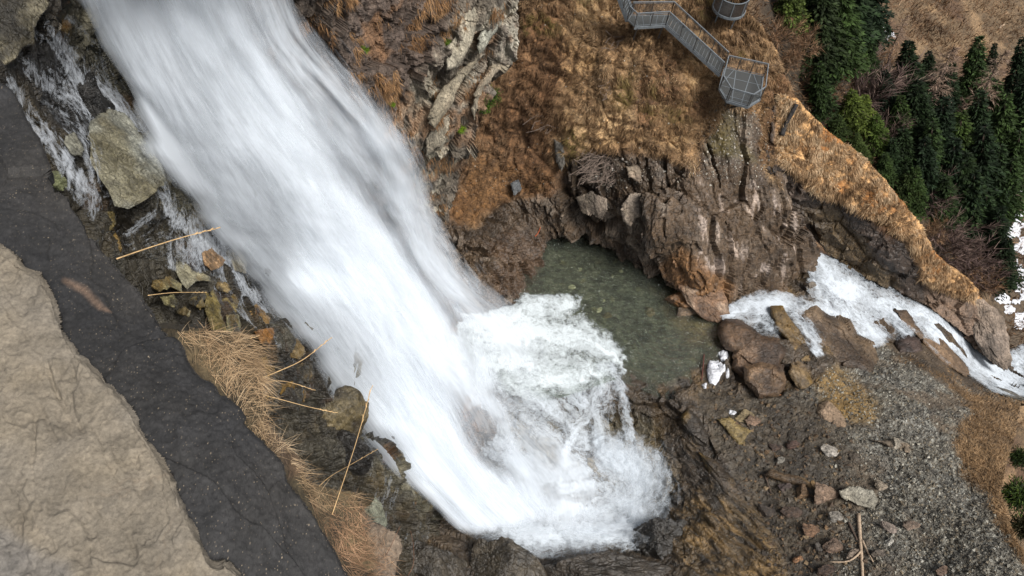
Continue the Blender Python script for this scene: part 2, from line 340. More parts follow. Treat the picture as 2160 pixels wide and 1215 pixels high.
# ------------------------------------------------------------------ terrain patches
class Patch:
    pass
def patch(name, poly, surf, step, disp, colour, mat, rough_px=5.0, skirt=(.4, 1.2, 3.0, 7.0), seed=0, kind='structure', bevel=None, crisp=False):
    p = np.asarray(poly, float); x0, y0 = p.min(0); x1, y1 = p.max(0)
    gx, gy = np.meshgrid(np.arange(x0, x1 + step, step), np.arange(y0, y1 + step, step))
    ny, nx = gx.shape
    D = surf.D(gx, gy) if hasattr(surf, 'D') else surf(gx, gy)
    wx = gx + rough_px * fbm(np.stack([gx / 45, gy / 45, gx * 0 + seed], -1), seed + 50, 4)
    wy = gy + rough_px * fbm(np.stack([gx / 45, gy / 45, gx * 0 + seed + 9], -1), seed + 60, 4)
    sd = poly_sd(wx, wy, poly)
    if bevel: D = D + bevel(sd)
    P = at(gx, gy, D)
    du = np.gradient(P, axis=1); dv = np.gradient(P, axis=0); n = np.cross(dv, du); n /= np.linalg.norm(n, axis=2, keepdims=True) + 1e-12
    n *= np.sign(-(n * P).sum(2, keepdims=True))
    ins = sd > 0
    idx = np.where(ins.ravel())[0]
    h = np.zeros(ny * nx); h[idx] = disp(P.reshape(-1, 3)[idx], gx.ravel()[idx], gy.ravel()[idx])
    P2 = P + n * h.reshape(ny, nx)[..., None]
    cl = np.zeros((ny * nx, 4)); cl[idx] = colour(P2.reshape(-1, 3)[idx], gx.ravel()[idx], gy.ravel()[idx], h[idx])
    q = ins[:-1, :-1] & ins[1:, :-1] & ins[:-1, 1:] & ins[1:, 1:]
    I = np.arange(ny * nx).reshape(ny, nx)
    A, B, Cc, Dd = I[:-1, :-1][q], I[:-1, 1:][q], I[1:, 1:][q], I[1:, :-1][q]
    faces = np.stack([A, Dd, Cc, B], 1)
    # boundary edges -> skirt going back from the viewer, so the edge has thickness
    e = np.concatenate([faces[:, [0, 1]], faces[:, [1, 2]], faces[:, [2, 3]], faces[:, [3, 0]]])
    key = np.sort(e, 1); code = key[:, 0].astype(np.int64) * (ny * nx) + key[:, 1]
    _, inv, cnt = np.unique(code, return_inverse=True, return_counts=True)
    be = e[cnt[inv] == 1]
    V = P2.reshape(-1, 3); allc = cl
    verts = [V]; cols = [allc]; base = len(V); bv = np.unique(be)
    if skirt:
        prev = np.arange(len(V)); Vb = V[bv]; dirb = Vb / np.linalg.norm(Vb, axis=1, keepdims=True)
        cen = V[idx].mean(0); inw = cen - Vb; inw /= np.linalg.norm(inw, axis=1, keepdims=True)
        for k, s in enumerate(skirt):
            wob = .25 * s * fbm(Vb / (s + .1) * .7, seed + 5 + k, 3)
            nv = Vb + dirb * s + inw * (s * .12 + wob)[:, None]
            m = np.full(base, 0); m[bv] = base + sum(len(x) for x in verts[1:]) + np.arange(len(bv))
            a, b = (prev[be[:, 0]], prev[be[:, 1]])
            faces = np.concatenate([faces, np.stack([a, m[be[:, 0]], m[be[:, 1]], b], 1)[:, ::-1]])
            verts.append(nv); cols.append(allc[bv]); prev = m
    Vt = np.concatenate(verts); Ct = np.concatenate(cols)
    used = np.unique(faces); mp = np.zeros(len(Vt), int); mp[used] = np.arange(len(used))
    o = mesh_obj(name, Vt[used], mp[faces][:, ::-1], mat, smooth=not crisp, col=Ct[used])
    if kind: o['kind'] = kind
    r = Patch(); r.o = o; r.P = P2; r.n = n; r.ins = ins; r.x0, r.y0, r.step = x0, y0, step; r.poly = poly
    def look(px, py):
        a = np.clip((np.asarray(py, float) - y0) / step, 0, ny - 1.001); b = np.clip((np.asarray(px, float) - x0) / step, 0, nx - 1.001)
        i = a.astype(int); j = b.astype(int); u = (a - i)[..., None]; v = (b - j)[..., None]
        return (P2[i, j] * (1 - u) + P2[i + 1, j] * u) * (1 - v) + (P2[i, j + 1] * (1 - u) + P2[i + 1, j + 1] * u) * v, n[i, j]
    r.look = look
    return r
def soft(px, py, poly, w, P=None, warp=0, sc=.5, seed=0):
    if warp: 
        px = px + warp * fbm(P * sc, seed + 100, 4); py = py + warp * fbm(P * sc + 31, seed + 120, 4)
    return sstep(-w, w, poly_sd(px, py, poly))
def lay(col, m, c, wet=None):
    col[:, :3] += (np.asarray(c) - col[:, :3]) * m[:, None]
    if wet is not None: col[:, 3] += (wet - col[:, 3]) * m
    return col
def rocky(P, seed, a=1.0, axis=(0, 0, 1), stretch=2.0, sizes=((3.6, .8), (1.3, .32), (.5, .12)), groove=.03):
    R = frame_of(axis); Q = (P @ R.T) * np.array([1, 1, 1 / stretch])
    h = 0; rn = 0; ck = 1
    Q = Q + .35 * np.stack([fbm(P * .5, seed + 7, 3), fbm(P * .5 + 9, seed + 8, 3), fbm(P * .5 + 19, seed + 9, 3)], 1)
    for i, (s, k) in enumerate(sizes):
        hh, c, r = cells(Q / s, seed + 20 * i, .9); h = h + hh * k - groove * s * (1 - sstep(0, .16, c)) * (.5 + r); rn = rn + (r - .5) * (.6, .3, .2, .15)[min(i, 3)]
    h = h + .08 * fbm(P * 1.7, seed + 3, 4) * a
    return h * a, rn
def shade(P, base, rn, seed, v=.35, wet=0.0, patchy=.25, fs=.5):
    n = len(P); col = np.zeros((n, 4)); col[:, :3] = base; col[:, 3] = wet
    f = 1 + v * rn + patchy * fbm(P * fs, seed + 400, 5)
    col[:, :3] *= np.clip(f, .35, 1.8)[:, None]; return col

# --- far valley floor
VAL = Surf([(1560, -60, 76), (1640, 60, 80), (1700, 200, 86), (1850, 330, 89), (1950, 460, 91), (2080, 620, 93), (2160, 800, 92), (2240, 1215, 88), (1900, 50, 103), (2160, 0, 120), (2240, -80, 128), (2200, 300, 110), (2140, 450, 103), (1800, -80, 104), (1500, 400, 86), (2000, 900, 90)])
def val_d(P, px, py): return .5 * fbm(P * .35, 3, 5) + .25 * fbm(P * 1.4, 4, 3)
def val_c(P, px, py, h):
    c = shade(P, lin(98, 80, 60), 0, 5, 0, 0, .6, .3)
    c = lay(c, sstep(-.1, .35, fbm(P * .16, 9, 4)) * .7, lin(84, 60, 44))
    c = lay(c, sstep(.1, .4, fbm(P * .3, 19, 4)) * .6, lin(150, 122, 92))
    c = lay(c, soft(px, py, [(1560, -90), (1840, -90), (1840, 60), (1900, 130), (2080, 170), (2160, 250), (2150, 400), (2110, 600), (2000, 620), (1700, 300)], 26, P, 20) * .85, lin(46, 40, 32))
    c = lay(c, soft(px, py, [(2090, 560), (2120, 380), (2260, 330), (2260, 830), (2100, 760)], 15, P, 25, .5) * .8, lin(82, 70, 58))
    return c
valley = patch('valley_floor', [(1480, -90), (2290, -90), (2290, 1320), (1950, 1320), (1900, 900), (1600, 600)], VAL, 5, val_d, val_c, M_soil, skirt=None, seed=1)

# --- ridge behind the notch, dark cliff below it down to the rapids
RID = Surf([(1690, 215, 58.6), (1760, 290, 60.3), (1830, 340, 62), (1950, 480, 65.6), (2060, 610, 69.8), (2130, 760, 73), (1650, 400, 61.5), (1720, 510, Dz(1720, 510, -53.6)), (1800, 580, Dz(1800, 580, -55)), (1900, 630, Dz(1900, 630, -56.6)), (2000, 700, Dz(2000, 700, -58.6)), (2100, 780, Dz(2100, 780, -61)), (1760, 400, 62.2), (1880, 540, 65.5), (1640, 250, 59.4), (1700, 650, 66), (1560, 200, 60), (1560, 500, 66), (2080, 700, 71)])
RID_POLY = [(1560, 180), (1680, 205), (1700, 228), (1745, 276), (1800, 315), (1832, 338), (1870, 385), (1905, 425), (1935, 465), (1952, 500), (1990, 548), (2040, 585), (2062, 612), (2072, 650), (2100, 700), (2130, 762), (2112, 772), (2060, 732), (2010, 690), (1960, 652), (1920, 634), (1870, 612), (1800, 572), (1720, 512), (1690, 470), (1600, 440)]
RG_ = [(1640, 190), (1690, 200), (1760, 270), (1840, 330), (1960, 480), (2070, 600), (2070, 640), (2000, 620), (1945, 590), (1935, 540), (1880, 480), (1800, 440), (1700, 400), (1640, 340)]
def rid_g(P, px, py): return soft(px, py, RG_, 10, P, 14, .6, 3)
def tuss(P, s, seed):
    h, c, r = cells(P / s, seed, .2); return np.sqrt(np.clip(c, 0, 1)) * s * .45
def rid_d(P, px, py):
    g = rid_g(P, px, py); h, rn = rocky(P, 31, 1.0, (.6, .1, -.5), 2.0, ((3.2, .7), (1.2, .3), (.45, .1)))
    return h * (1 - g) + g * (tuss(P, .9, 5) + tuss(P, .42, 6) * .7 + .3 * fbm(P * .5, 8, 3))
def rid_c(P, px, py, h):
    g = rid_g(P, px, py); _, rn = rocky(P, 31, 1.0, (.6, .1, -.5), 2.0, ((3.2, .7), (1.2, .3)))
    c = shade(P, lin(62, 52, 46), rn, 41, .8, .75, .5, .6)
    c = lay(c, soft(px, py, [(1690, 450), (1760, 440), (1850, 560), (1900, 620), (1760, 600)], 15, P, 25) * .7, lin(88, 72, 48), .7)
    c = lay(c, soft(px, py, [(1750, 390), (1830, 400), (1890, 470), (1880, 500), (1800, 440)], 14, P, 26) * .65, lin(116, 78, 40))
    c = lay(c, soft(px, py, [(1950, 600), (2080, 620), (2140, 770), (2060, 760), (1960, 660)], 10, P, 15) * .85, lin(112, 92, 78), .3)
    gc = lin(176, 138, 96) * np.clip(1 + .45 * fbm(P * .8, 77, 4), .5, 1.6)[:, None]
    gc = gc + (lin(146, 100, 56) - gc) * sstep(.0, .4, fbm(P * .4, 79, 3))[:, None]
    return lay(c, g, gc, 0)
ridge = patch('ridge_slope', RID_POLY, RID, 2.6, rid_d, rid_c, M_rock, 4, seed=3, crisp=True)

# --- grassy hillside with the lower cliffs that ring the pool
def hz(x, y, z): return (x, y, Dz(x, y, z))
def hy(x, y, yy): return (x, y, Dy(x, y, yy))
HIL = Surf([hy(1100, -60, 49), hy(1300, -60, 49.5), hy(1560, -60, 49.0), hy(1300, 20, 48.3), hy(1330, 60, 46.6), hy(1400, 60, 46.4), hy(1450, 110, 46.0), hy(1400, 0, 48.2), hy(1570, 180, 45.6), hy(1640, 120, 47.5), hy(1100, 150, 46), hy(1250, 200, 43.5), hy(1420, 260, 42.8), hy(1560, 270, 43.2), hy(1690, 215, 46.5), hy(1000, 330, 43), hy(1200, 340, 41.4), hy(1300, 330, 41.0), hy(1400, 380, 39.8), hy(1550, 380, 40.6), hy(1650, 340, 43),
            hz(960, 480, -48.5), hz(1100, 470, -50.2), hz(1160, 500, -51.8), hz(1290, 530, -52), hz(1380, 580, -52.2), hz(1500, 655, -52.2), hz(1560, 620, -52.2), hz(1690, 560, -53.2), hz(1715, 520, -52.6), hy(1250, 440, 38.6), hy(1400, 490, 36.8), hy(1560, 500, 38.0), hy(1660, 440, 40.6), hy(1490, 590, 34.5),
            hz(960, 600, -50.2), hz(1060, 540, -50), hz(1000, 668, -52.1), hz(1110, 600, -52.3), hz(880, 560, -50), hz(1150, 620, -53.5), hz(1300, 640, -55)])
HIL_POLY = [(820, 700), (800, 300), (900, -90), (1556, -90), (1575, 20), (1606, 50), (1632, 95), (1650, 130), (1672, 180), (1690, 212), (1672, 238), (1655, 262), (1640, 300), (1652, 350), (1668, 400), (1688, 440), (1702, 490), (1716, 536), (1700, 565), (1660, 600), (1620, 622), (1560, 625), (1545, 640), (1505, 668), (1470, 640), (1430, 610), (1385, 578), (1340, 556), (1290, 525), (1230, 502), (1165, 498), (1150, 515), (1135, 560), (1112, 620), (1060, 640), (1020, 660), (995, 690), (900, 720)]
HG = [(940, 480), (960, 410), (1000, 280), (1090, 60), (1100, -150), (1600, -150), (1700, 200), (1680, 230), (1640, 300), (1650, 400), (1610, 330), (1540, 270), (1490, 300), (1470, 360), (1400, 340), (1330, 330), (1240, 320), (1190, 330), (1170, 400), (1060, 420), (1010, 470)]
def hil_g(P, px, py):
    g = soft(px, py, HG, 12, P, 20, .5, 5)
    return g * (1 - soft(px, py, [(1500, 290), (1530, 215), (1590, 240), (1600, 330), (1520, 330)], 10, P, 15, .6, 8) * .9)
CLF = (.35, -.5, -.75)
def hil_r(P): return rocky(P, 61, 1.0, CLF, 3.4, ((3.6, 1.3), (1.3, .6), (.5, .24), (.22, .09)), .06)
def hil_d(P, px, py):
    g = hil_g(P, px, py); h, rn = hil_r(P)
    sm = soft(px, py, [(1420, 420), (1480, 350), (1640, 330), (1720, 540), (1620, 640), (1500, 670), (1390, 570)], 20)   # smooth water-worn face
    h = h * (1 - .35 * sm) * (1 - .75 * soft(px, py, [(1500, 200), (1560, 215), (1610, 230), (1600, 330), (1560, 400), (1520, 330)], 25)) 
    return h * (1 - g) + g * (tuss(P, 1.1, 15) * 1.3 + tuss(P, .45, 16) * 1.0 + .7 * fbm(P * .35, 18, 4) + .3 * fbm(P * 1.1, 17, 3) - .3)
def hil_c(P, px, py, h):
    g = hil_g(P, px, py); _, rn = hil_r(P)
    c = shade(P, lin(68, 55, 43), rn, 62, 1.1, .65, .55, .8)
    c = lay(c, sstep(.14, .42, fbm(P * .9, 64, 4)) * .55, lin(136, 124, 114), .2)
    c = lay(c, soft(px, py, [(1420, 420), (1480, 350), (1640, 330), (1720, 540), (1620, 640), (1500, 670), (1390, 570)], 16, P, 14) * .75, lin(80, 64, 49), .55)
    R = frame_of((.25, -.2, -1)); q = (P @ R.T) * np.array([2.2, 2.2, .3])
    c = lay(c, sstep(.2, .42, fbm(q, 66, 4)) * soft(px, py, [(1480, 380), (1640, 330), (1710, 500), (1600, 640), (1450, 560)], 20) * .6, lin(172, 156, 148), .2)
    c = lay(c, soft(px, py, [(1400, 560), (1440, 520), (1540, 600), (1525, 670), (1460, 640)], 10, P, 12) * .7, lin(128, 92, 58), .6)
    c = lay(c, soft(px, py, [(1020, 500), (1140, 490), (1150, 560), (1110, 640), (1030, 620)], 14, P, 18) * .6, lin(72, 54, 40), .8)
    c = lay(c, soft(px, py, [(930, 500), (990, 520), (1010, 660), (960, 690), (900, 640)], 14, P, 14) * .6, lin(90, 76, 62), .6)
    c = lay(c, soft(px, py, [(1490, 230), (1560, 230), (1560, 290), (1600, 340), (1490, 320)], 14, P, 14) * .8, lin(84, 74, 40))
    gc = lin(124, 98, 70) * np.clip(1 + .5 * fbm(P * .7, 67, 5), .45, 1.6)[:, None]
    f = fbm(P * .35, 68, 4)[:, None]
    gc = gc + (lin(104, 76, 52) - gc) * sstep(-.05, .3, f); gc = gc + (lin(164, 134, 98) - gc) * sstep(.1, .45, -f)
    dk = soft(px, py, [(930, 480), (1000, 270), (1090, 40), (1180, 20), (1200, 180), (1150, 300), (1200, 420), (1000, 480)], 30, P, 30)[:, None]
    gc = gc + (lin(104, 72, 46) - gc) * dk * .75
    og = soft(px, py, [(940, 480), (980, 330), (1060, 330), (1160, 380), (1100, 440), (1000, 470)], 20, P, 25)[:, None]
    gc = gc + (lin(112, 80, 46) - gc) * og * .7
    c = lay(c, g, gc, 0)
    w = sstep(.3, .5, fbm(P * 2.3, 69, 3)) * (px > 1000) * g                     # scattered darker brown patches across the grass
    return lay(c, w * .5, lin(84, 60, 42))
hill = patch('hillside', HIL_POLY, HIL, 2.4, hil_d, hil_c, M_rock, 4, seed=4, crisp=True)

# --- gorge wall: wet ledges under the viewpoint, the bed of the fall, the layered rib beyond it
GOR = Surf([(-60, -60, 16), (0, 0, 16.5), (130, 0, 18.5), (0, 150, 15.5), (100, 200, 18), (250, 350, 20), (340, 420, 21.2), (250, 480, 20.5), (400, 560, 24), (500, 650, 28), (620, 720, 33), (650, 900, 36), (780, 950, 42), (860, 1180, 49), (700, 1240, 41), (400, 900, 25), (100, 500, 16), (500, 1240, 32), (-200, 1000, 13), (-150, 600, 14), (100, 1290, 21),
            (300, 0, 26), (450, 300, 31.5), (600, 600, 41.5), (800, 900, 52), (930, 1100, 55.5), (1000, 1240, 52), (600, 0, 34), (850, 0, 39.5), (1080, 0, 42.5), (1100, -80, 41), (700, 200, 39), (850, 300, 44.5), (1000, 300, 48), (900, 500, 55), (945, 480, 56.5), (960, 690, 59.8), (900, 700, 57), (1000, 900, 58.5), (300, -80, 24), (600, -80, 32)])
GOR_POLY = [(-80, -80), (1104, -80), (1086, 0), (1082, 60), (1068, 125), (1040, 175), (1012, 225), (996, 290), (982, 345), (965, 395), (950, 450), (945, 520), (938, 580), (952, 640), (985, 690), (1040, 800), (1080, 1000), (1050, 1120), (1040, 1290), (450, 1290), (-200, 1290), (-200, 600), (-120, 400)]
STR = (-.12, .05, -1)
LEDGE = [(-300, -100), (190, -100), (330, 180), (560, 440), (780, 760), (930, 960), (980, 1300), (-300, 1400)]
RIBS = [(790, 330), (870, 210), (960, -20), (1110, -100), (1100, 60), (1010, 240), (960, 420), (940, 470), (850, 420)]
def gor_r(P, px, py):
    h1, r1 = rocky(P, 81, 1.0, (-.55, .12, -.85), 5.0, ((2.6, .9), (.95, .45), (.36, .17), (.17, .07)), .05)
    h2, r2 = rocky(P, 91, 1.0, (.45, -.35, -.8), 1.9, ((2.0, .85), (.78, .40), (.3, .13)), .12)
    m = soft(px, py, LEDGE, 30)
    return h1 * (1 - m) + h2 * m * np.clip((np.linalg.norm(P, axis=1) - 8) / 30, .45, 1), r1 * (1 - m) + r2 * m, m
def gor_d(P, px, py):
    h, rn, m = gor_r(P, px, py); return h + .25 * fbm(P * .3, 83, 3)
def gor_c(P, px, py, h):
    _, rn, m = gor_r(P, px, py)
    c = shade(P, lin(86, 75, 67), rn, 84, .8, .3, .45, .6)
    c = lay(c, soft(px, py, [(700, 30), (900, -80), (930, 100), (870, 200), (800, 330), (700, 200)], 40, P, 40) * .5, lin(92, 76, 68))
    b = sstep(.05, .35, fbm((P @ frame_of((-.55, .12, -.85)).T) * np.array([1.6, 1.6, .25]), 85, 4))
    c = lay(c, soft(px, py, RIBS, 14, P, 16) * (.25 + .7 * b), lin(164, 156, 142), .0)
    c = lay(c, sstep(.15, .4, fbm(P * .55, 86, 4)) * (1 - m) * .6, lin(128, 92, 60))
    c = lay(c, soft(px, py, [(560, 0), (640, 120), (760, 230), (850, 330), (890, 470), (960, 560), (940, 640), (800, 500), (560, 200)], 25, P, 25) * .6, lin(80, 70, 66), .6)
    lc = shade(P, lin(86, 82, 70), rn, 87, 1.2, .85, .5, .9)
    lc = lay(lc, sstep(.0, .35, fbm(P * .45, 88, 4)) * .8, lin(96, 78, 36), .85)
    lc = lay(lc, sstep(.05, .3, fbm(P * .38 + 50, 89, 4)) * .85, lin(34, 30, 26), .9)
    lc = lay(lc, sstep(.32, .5, fbm(P * .9 + 70, 90, 3)) * .5, lin(112, 72, 32), .8)
    lc = lay(lc, sstep(0, 60, stroke(px, py, [(120, -60, 1), (260, 200, 1), (360, 400, 1), (540, 580, 1), (760, 860, 1), (860, 1060, 1)])[1]) * .75, lin(46, 42, 38), .9)
    lc = lay(lc, soft(px, py, [(30, 130), (120, 80), (260, 220), (200, 300), (100, 270)], 20, P, 10) * .8, lin(40, 40, 42), .9)
    lc = lay(lc, soft(px, py, [(820, 1040), (950, 1120), (1050, 1180), (1050, 1290), (820, 1290)], 20, P, 10) * .8, lin(62, 56, 46), .9)
    return c * (1 - m[:, None]) + lc * m[:, None]
gorge = patch('gorge_wall', GOR_POLY, GOR, 2.6, gor_d, gor_c, M_strata, 4, seed=6, crisp=True)

# --- floor of the gorge: pool bed, rock banks, gravel fan, stream bed
FLO = Surf([hz(900, 640, -52.5), hz(1000, 700, -52.5), hz(1150, 750, -52.8), hz(1150, 560, -53.0), hz(1250, 620, -53.1), hz(1350, 650, -53.0), hz(1400, 740, -52.9), hz(1480, 690, -52.5), hz(1500, 760, -52.0), hz(1420, 805, -52.0), hz(1320, 770, -52.2), hz(1200, 480, -53), hz(1400, 540, -53),
            hz(1250, 900, -54), hz(1130, 950, -55.2), hz(1200, 1050, -56), hz(1350, 1050, -55.4), hz(1020, 900, -56), hz(960, 1040, -56.5), hz(1380, 930, -53), hz(1450, 880, -51.4), hz(1520, 1000, -50.9), hz(1430, 1100, -52.6), hz(1450, 1215, -51.0), hz(1300, 1190, -53.2), hz(1150, 1200, -53.6), hz(1000, 1190, -53.6), hz(900, 1290, -50), hz(1200, 1290, -51),
            hz(1560, 660, -52.5), hz(1620, 720, -51.4), hz(1700, 740, -51.6), hz(1750, 600, -54), hz(1690, 630, -53), hz(1720, 690, -52.8), hz(1850, 650, -56), hz(1830, 710, -54.6), hz(1700, 560, -54.5), hz(1900, 730, -55), hz(1950, 690, -57), hz(2050, 780, -60), hz(2150, 820, -62), hz(1960, 770, -54.5), hz(2050, 810, -57.5), hz(2240, 760, -64), hz(2100, 640, -62),
            hz(1600, 850, -50.9), hz(1550, 950, -50.6), hz(1650, 1050, -50.0), hz(1600, 1215, -49.6), hz(1750, 850, -50.2), hz(1800, 1000, -49.0), hz(1800, 1215, -47.6), hz(1950, 850, -50.5), hz(1950, 1000, -47.8), hz(2000, 1215, -45.5), hz(2100, 880, -52.5), hz(2100, 1000, -47.5), hz(2160, 930, -50.5), hz(2140, 1150, -44.5), hz(2240, 1290, -43), hz(1700, 1290, -48)])
FLO_POLY = [(840, 600), (1000, 560), (1120, 470), (1300, 480), (1560, 600), (1680, 540), (1760, 540), (1900, 600), (2000, 660), (2120, 740), (2230, 700), (2230, 850), (2150, 855), (2148, 900), (2136, 950), (2122, 990), (2112, 1040), (2128, 1090), (2150, 1150), (2200, 1200), (2230, 1290), (850, 1290), (850, 1000)]
GRAV = [(1480, 800), (1560, 830), (1640, 840), (1720, 800), (1800, 760), (1870, 730), (1960, 800), (2080, 830), (2200, 850), (2200, 1300), (1720, 1300), (1640, 1160), (1560, 1020), (1500, 930), (1470, 860)]
POOLP = [(1150, 498), (1230, 505), (1290, 530), (1385, 585), (1450, 625), (1520, 668), (1520, 720), (1480, 770), (1410, 815), (1310, 775), (1200, 800), (1000, 760), (960, 680), (1110, 620), (1135, 560)]
def flo_m(P, px, py):
    g = soft(px, py, GRAV, 10, P, 18, .5, 11); p = soft(px, py, POOLP, 12, P, 8, .5, 12); return g, p
def flo_r(P): return rocky(P, 111, 1.0, (.75, -.35, -.5), 2.6, ((3.0, .6), (1.1, .28), (.42, .09)))
def flo_d(P, px, py):
    g, p = flo_m(P, px, py); h, rn = flo_r(P)
    sm = soft(px, py, [(1000, 1150), (1400, 1120), (1500, 1000), (1700, 1250), (900, 1250)], 20)
    h = h * (1 - .45 * sm)
    h = h * (1 - .85 * soft(px, py, [(1860, 710), (2000, 735), (2080, 800), (2040, 830), (1900, 790), (1850, 750)], 14))
    gr = .18 * np.maximum(0, cells(P / .9, 141, .2)[1] - .1) + .08 * cells(P / .32, 142, .5)[0] + .35 * fbm(P * .35, 143, 4)
    pb = .06 * cells(P / .5, 145, .3)[0] + .12 * fbm(P * .5, 146, 3)
    R = frame_of((.72, -.68, .1)); q = (P @ R.T) * np.array([1.1, 1.1, .07]); st = soft(px, py, [(1400, 1090), (1450, 900), (1560, 1020), (1620, 1080), (1720, 1300), (1430, 1300)], 20)
    h = h * (1 - .7 * st) + st * (.75 * np.abs(fbm(q, 118, 4)) + .25 * np.abs(fbm(q * 3, 119, 3)))
    return (h * (1 - g) + gr * g) * (1 - p) + pb * p
def flo_c(P, px, py, h):
    g, p = flo_m(P, px, py); _, rn = flo_r(P)
    c = shade(P, lin(66, 56, 46), rn, 112, .9, .8, .5, .7)
    c = lay(c, sstep(.1, .35, fbm(P * .5, 113, 4)) * .5, lin(104, 82, 50), .7)
    c = lay(c, soft(px, py, [(1050, 850), (1350, 880), (1430, 1000), (1380, 1150), (1000, 1150)], 30, P, 20) * .5, lin(104, 96, 76), .7)
    c = lay(c, soft(px, py, [(980, 1140), (1400, 1120), (1460, 1020), (1560, 1100), (1500, 1300), (900, 1300)], 20, P, 15) * .6, lin(58, 50, 42), .9)
    R = frame_of((.72, -.68, .1)); q = (P @ R.T) * np.array([1.5, 1.5, .07])
    c = lay(c, soft(px, py, [(1420, 1090), (1500, 1020), (1600, 1080), (1700, 1300), (1450, 1300)], 20, P, 15) * .7, lin(88, 72, 50), .85)
    c = lay(c, soft(px, py, [(1420, 1090), (1500, 1020), (1600, 1080), (1700, 1300), (1450, 1300)], 20) * sstep(.0, .25, fbm(q * 1.6, 115, 4)) * .7, lin(116, 92, 58), .7)
    c = lay(c, soft(px, py, [(1400, 1060), (1440, 860), (1540, 960), (1640, 1080), (1720, 1300), (1420, 1300)], 20) * sstep(.02, .22, fbm(q * 2.2 + 7, 117, 4)) * .8, lin(34, 30, 26), .9)
    c = lay(c, soft(px, py, [(1320, 790), (1480, 880), (1560, 1000), (1480, 1010), (1380, 900)], 14, P, 15) * .6, lin(44, 37, 31), .9)
    # gravel fan: wet brown near the water, grey dry scree to the right
    gc = shade(P, lin(88, 84, 78), cells(P / .2, 121, .1)[2] - .5, 122, 1.2, .05, .6, .6)
    gc = lay(gc, sstep(.1, .3, cells(P / .16, 123, .1)[2] - .62), lin(140, 138, 132))
    gc = lay(gc, sstep(.05, .35, fbm(P * .42, 127, 4)) * .75, lin(88, 74, 60), .1)
    wm = soft(px, py, [(1440, 780), (1700, 800), (1790, 900), (1800, 1050), (1790, 1300), (1500, 1300)], 80, P, 70, .4)
    gw = shade(P, lin(62, 54, 44), cells(P / .5, 124, .1)[2] - .5, 125, .7, .5, .4, 1.0)
    gc = gc * (1 - wm[:, None]) + gw * wm[:, None]
    gc = lay(gc, soft(px, py, [(1700, 780), (1780, 770), (1860, 850), (1850, 900), (1750, 880)], 14, P, 16) * .8, lin(122, 96, 52), .4)
    gb = soft(px, py, [(1895, 752), (1960, 775), (2090, 835), (2230, 840), (2230, 1300), (2160, 1185), (2112, 1120), (2082, 1045), (2018, 985), (2010, 930), (2045, 880), (1985, 800)], 14, P, 22, .5, 14)
    gc = lay(gc, gb, lin(112, 90, 66), 0)
    c = c * (1 - g[:, None]) + gc * g[:, None]
    pc = shade(P, lin(80, 79, 70), cells(P / .42, 131, .1)[2] - .5, 132, .9, .0, .5, .8)
    pc = lay(pc, sstep(.2, .3, cells(P / .4, 133, .1)[2] - .76), lin(150, 140, 96))
    pc = lay(pc, soft(px, py, [(1380, 600), (1540, 640), (1530, 720), (1450, 720)], 20, P, 20) * .7, lin(128, 104, 64))
    return c * (1 - p[:, None]) + pc * p[:, None]
floor_ = patch('gorge_floor', FLO_POLY, FLO, 2.6, flo_d, flo_c, M_rock, 4, seed=8, crisp=True)
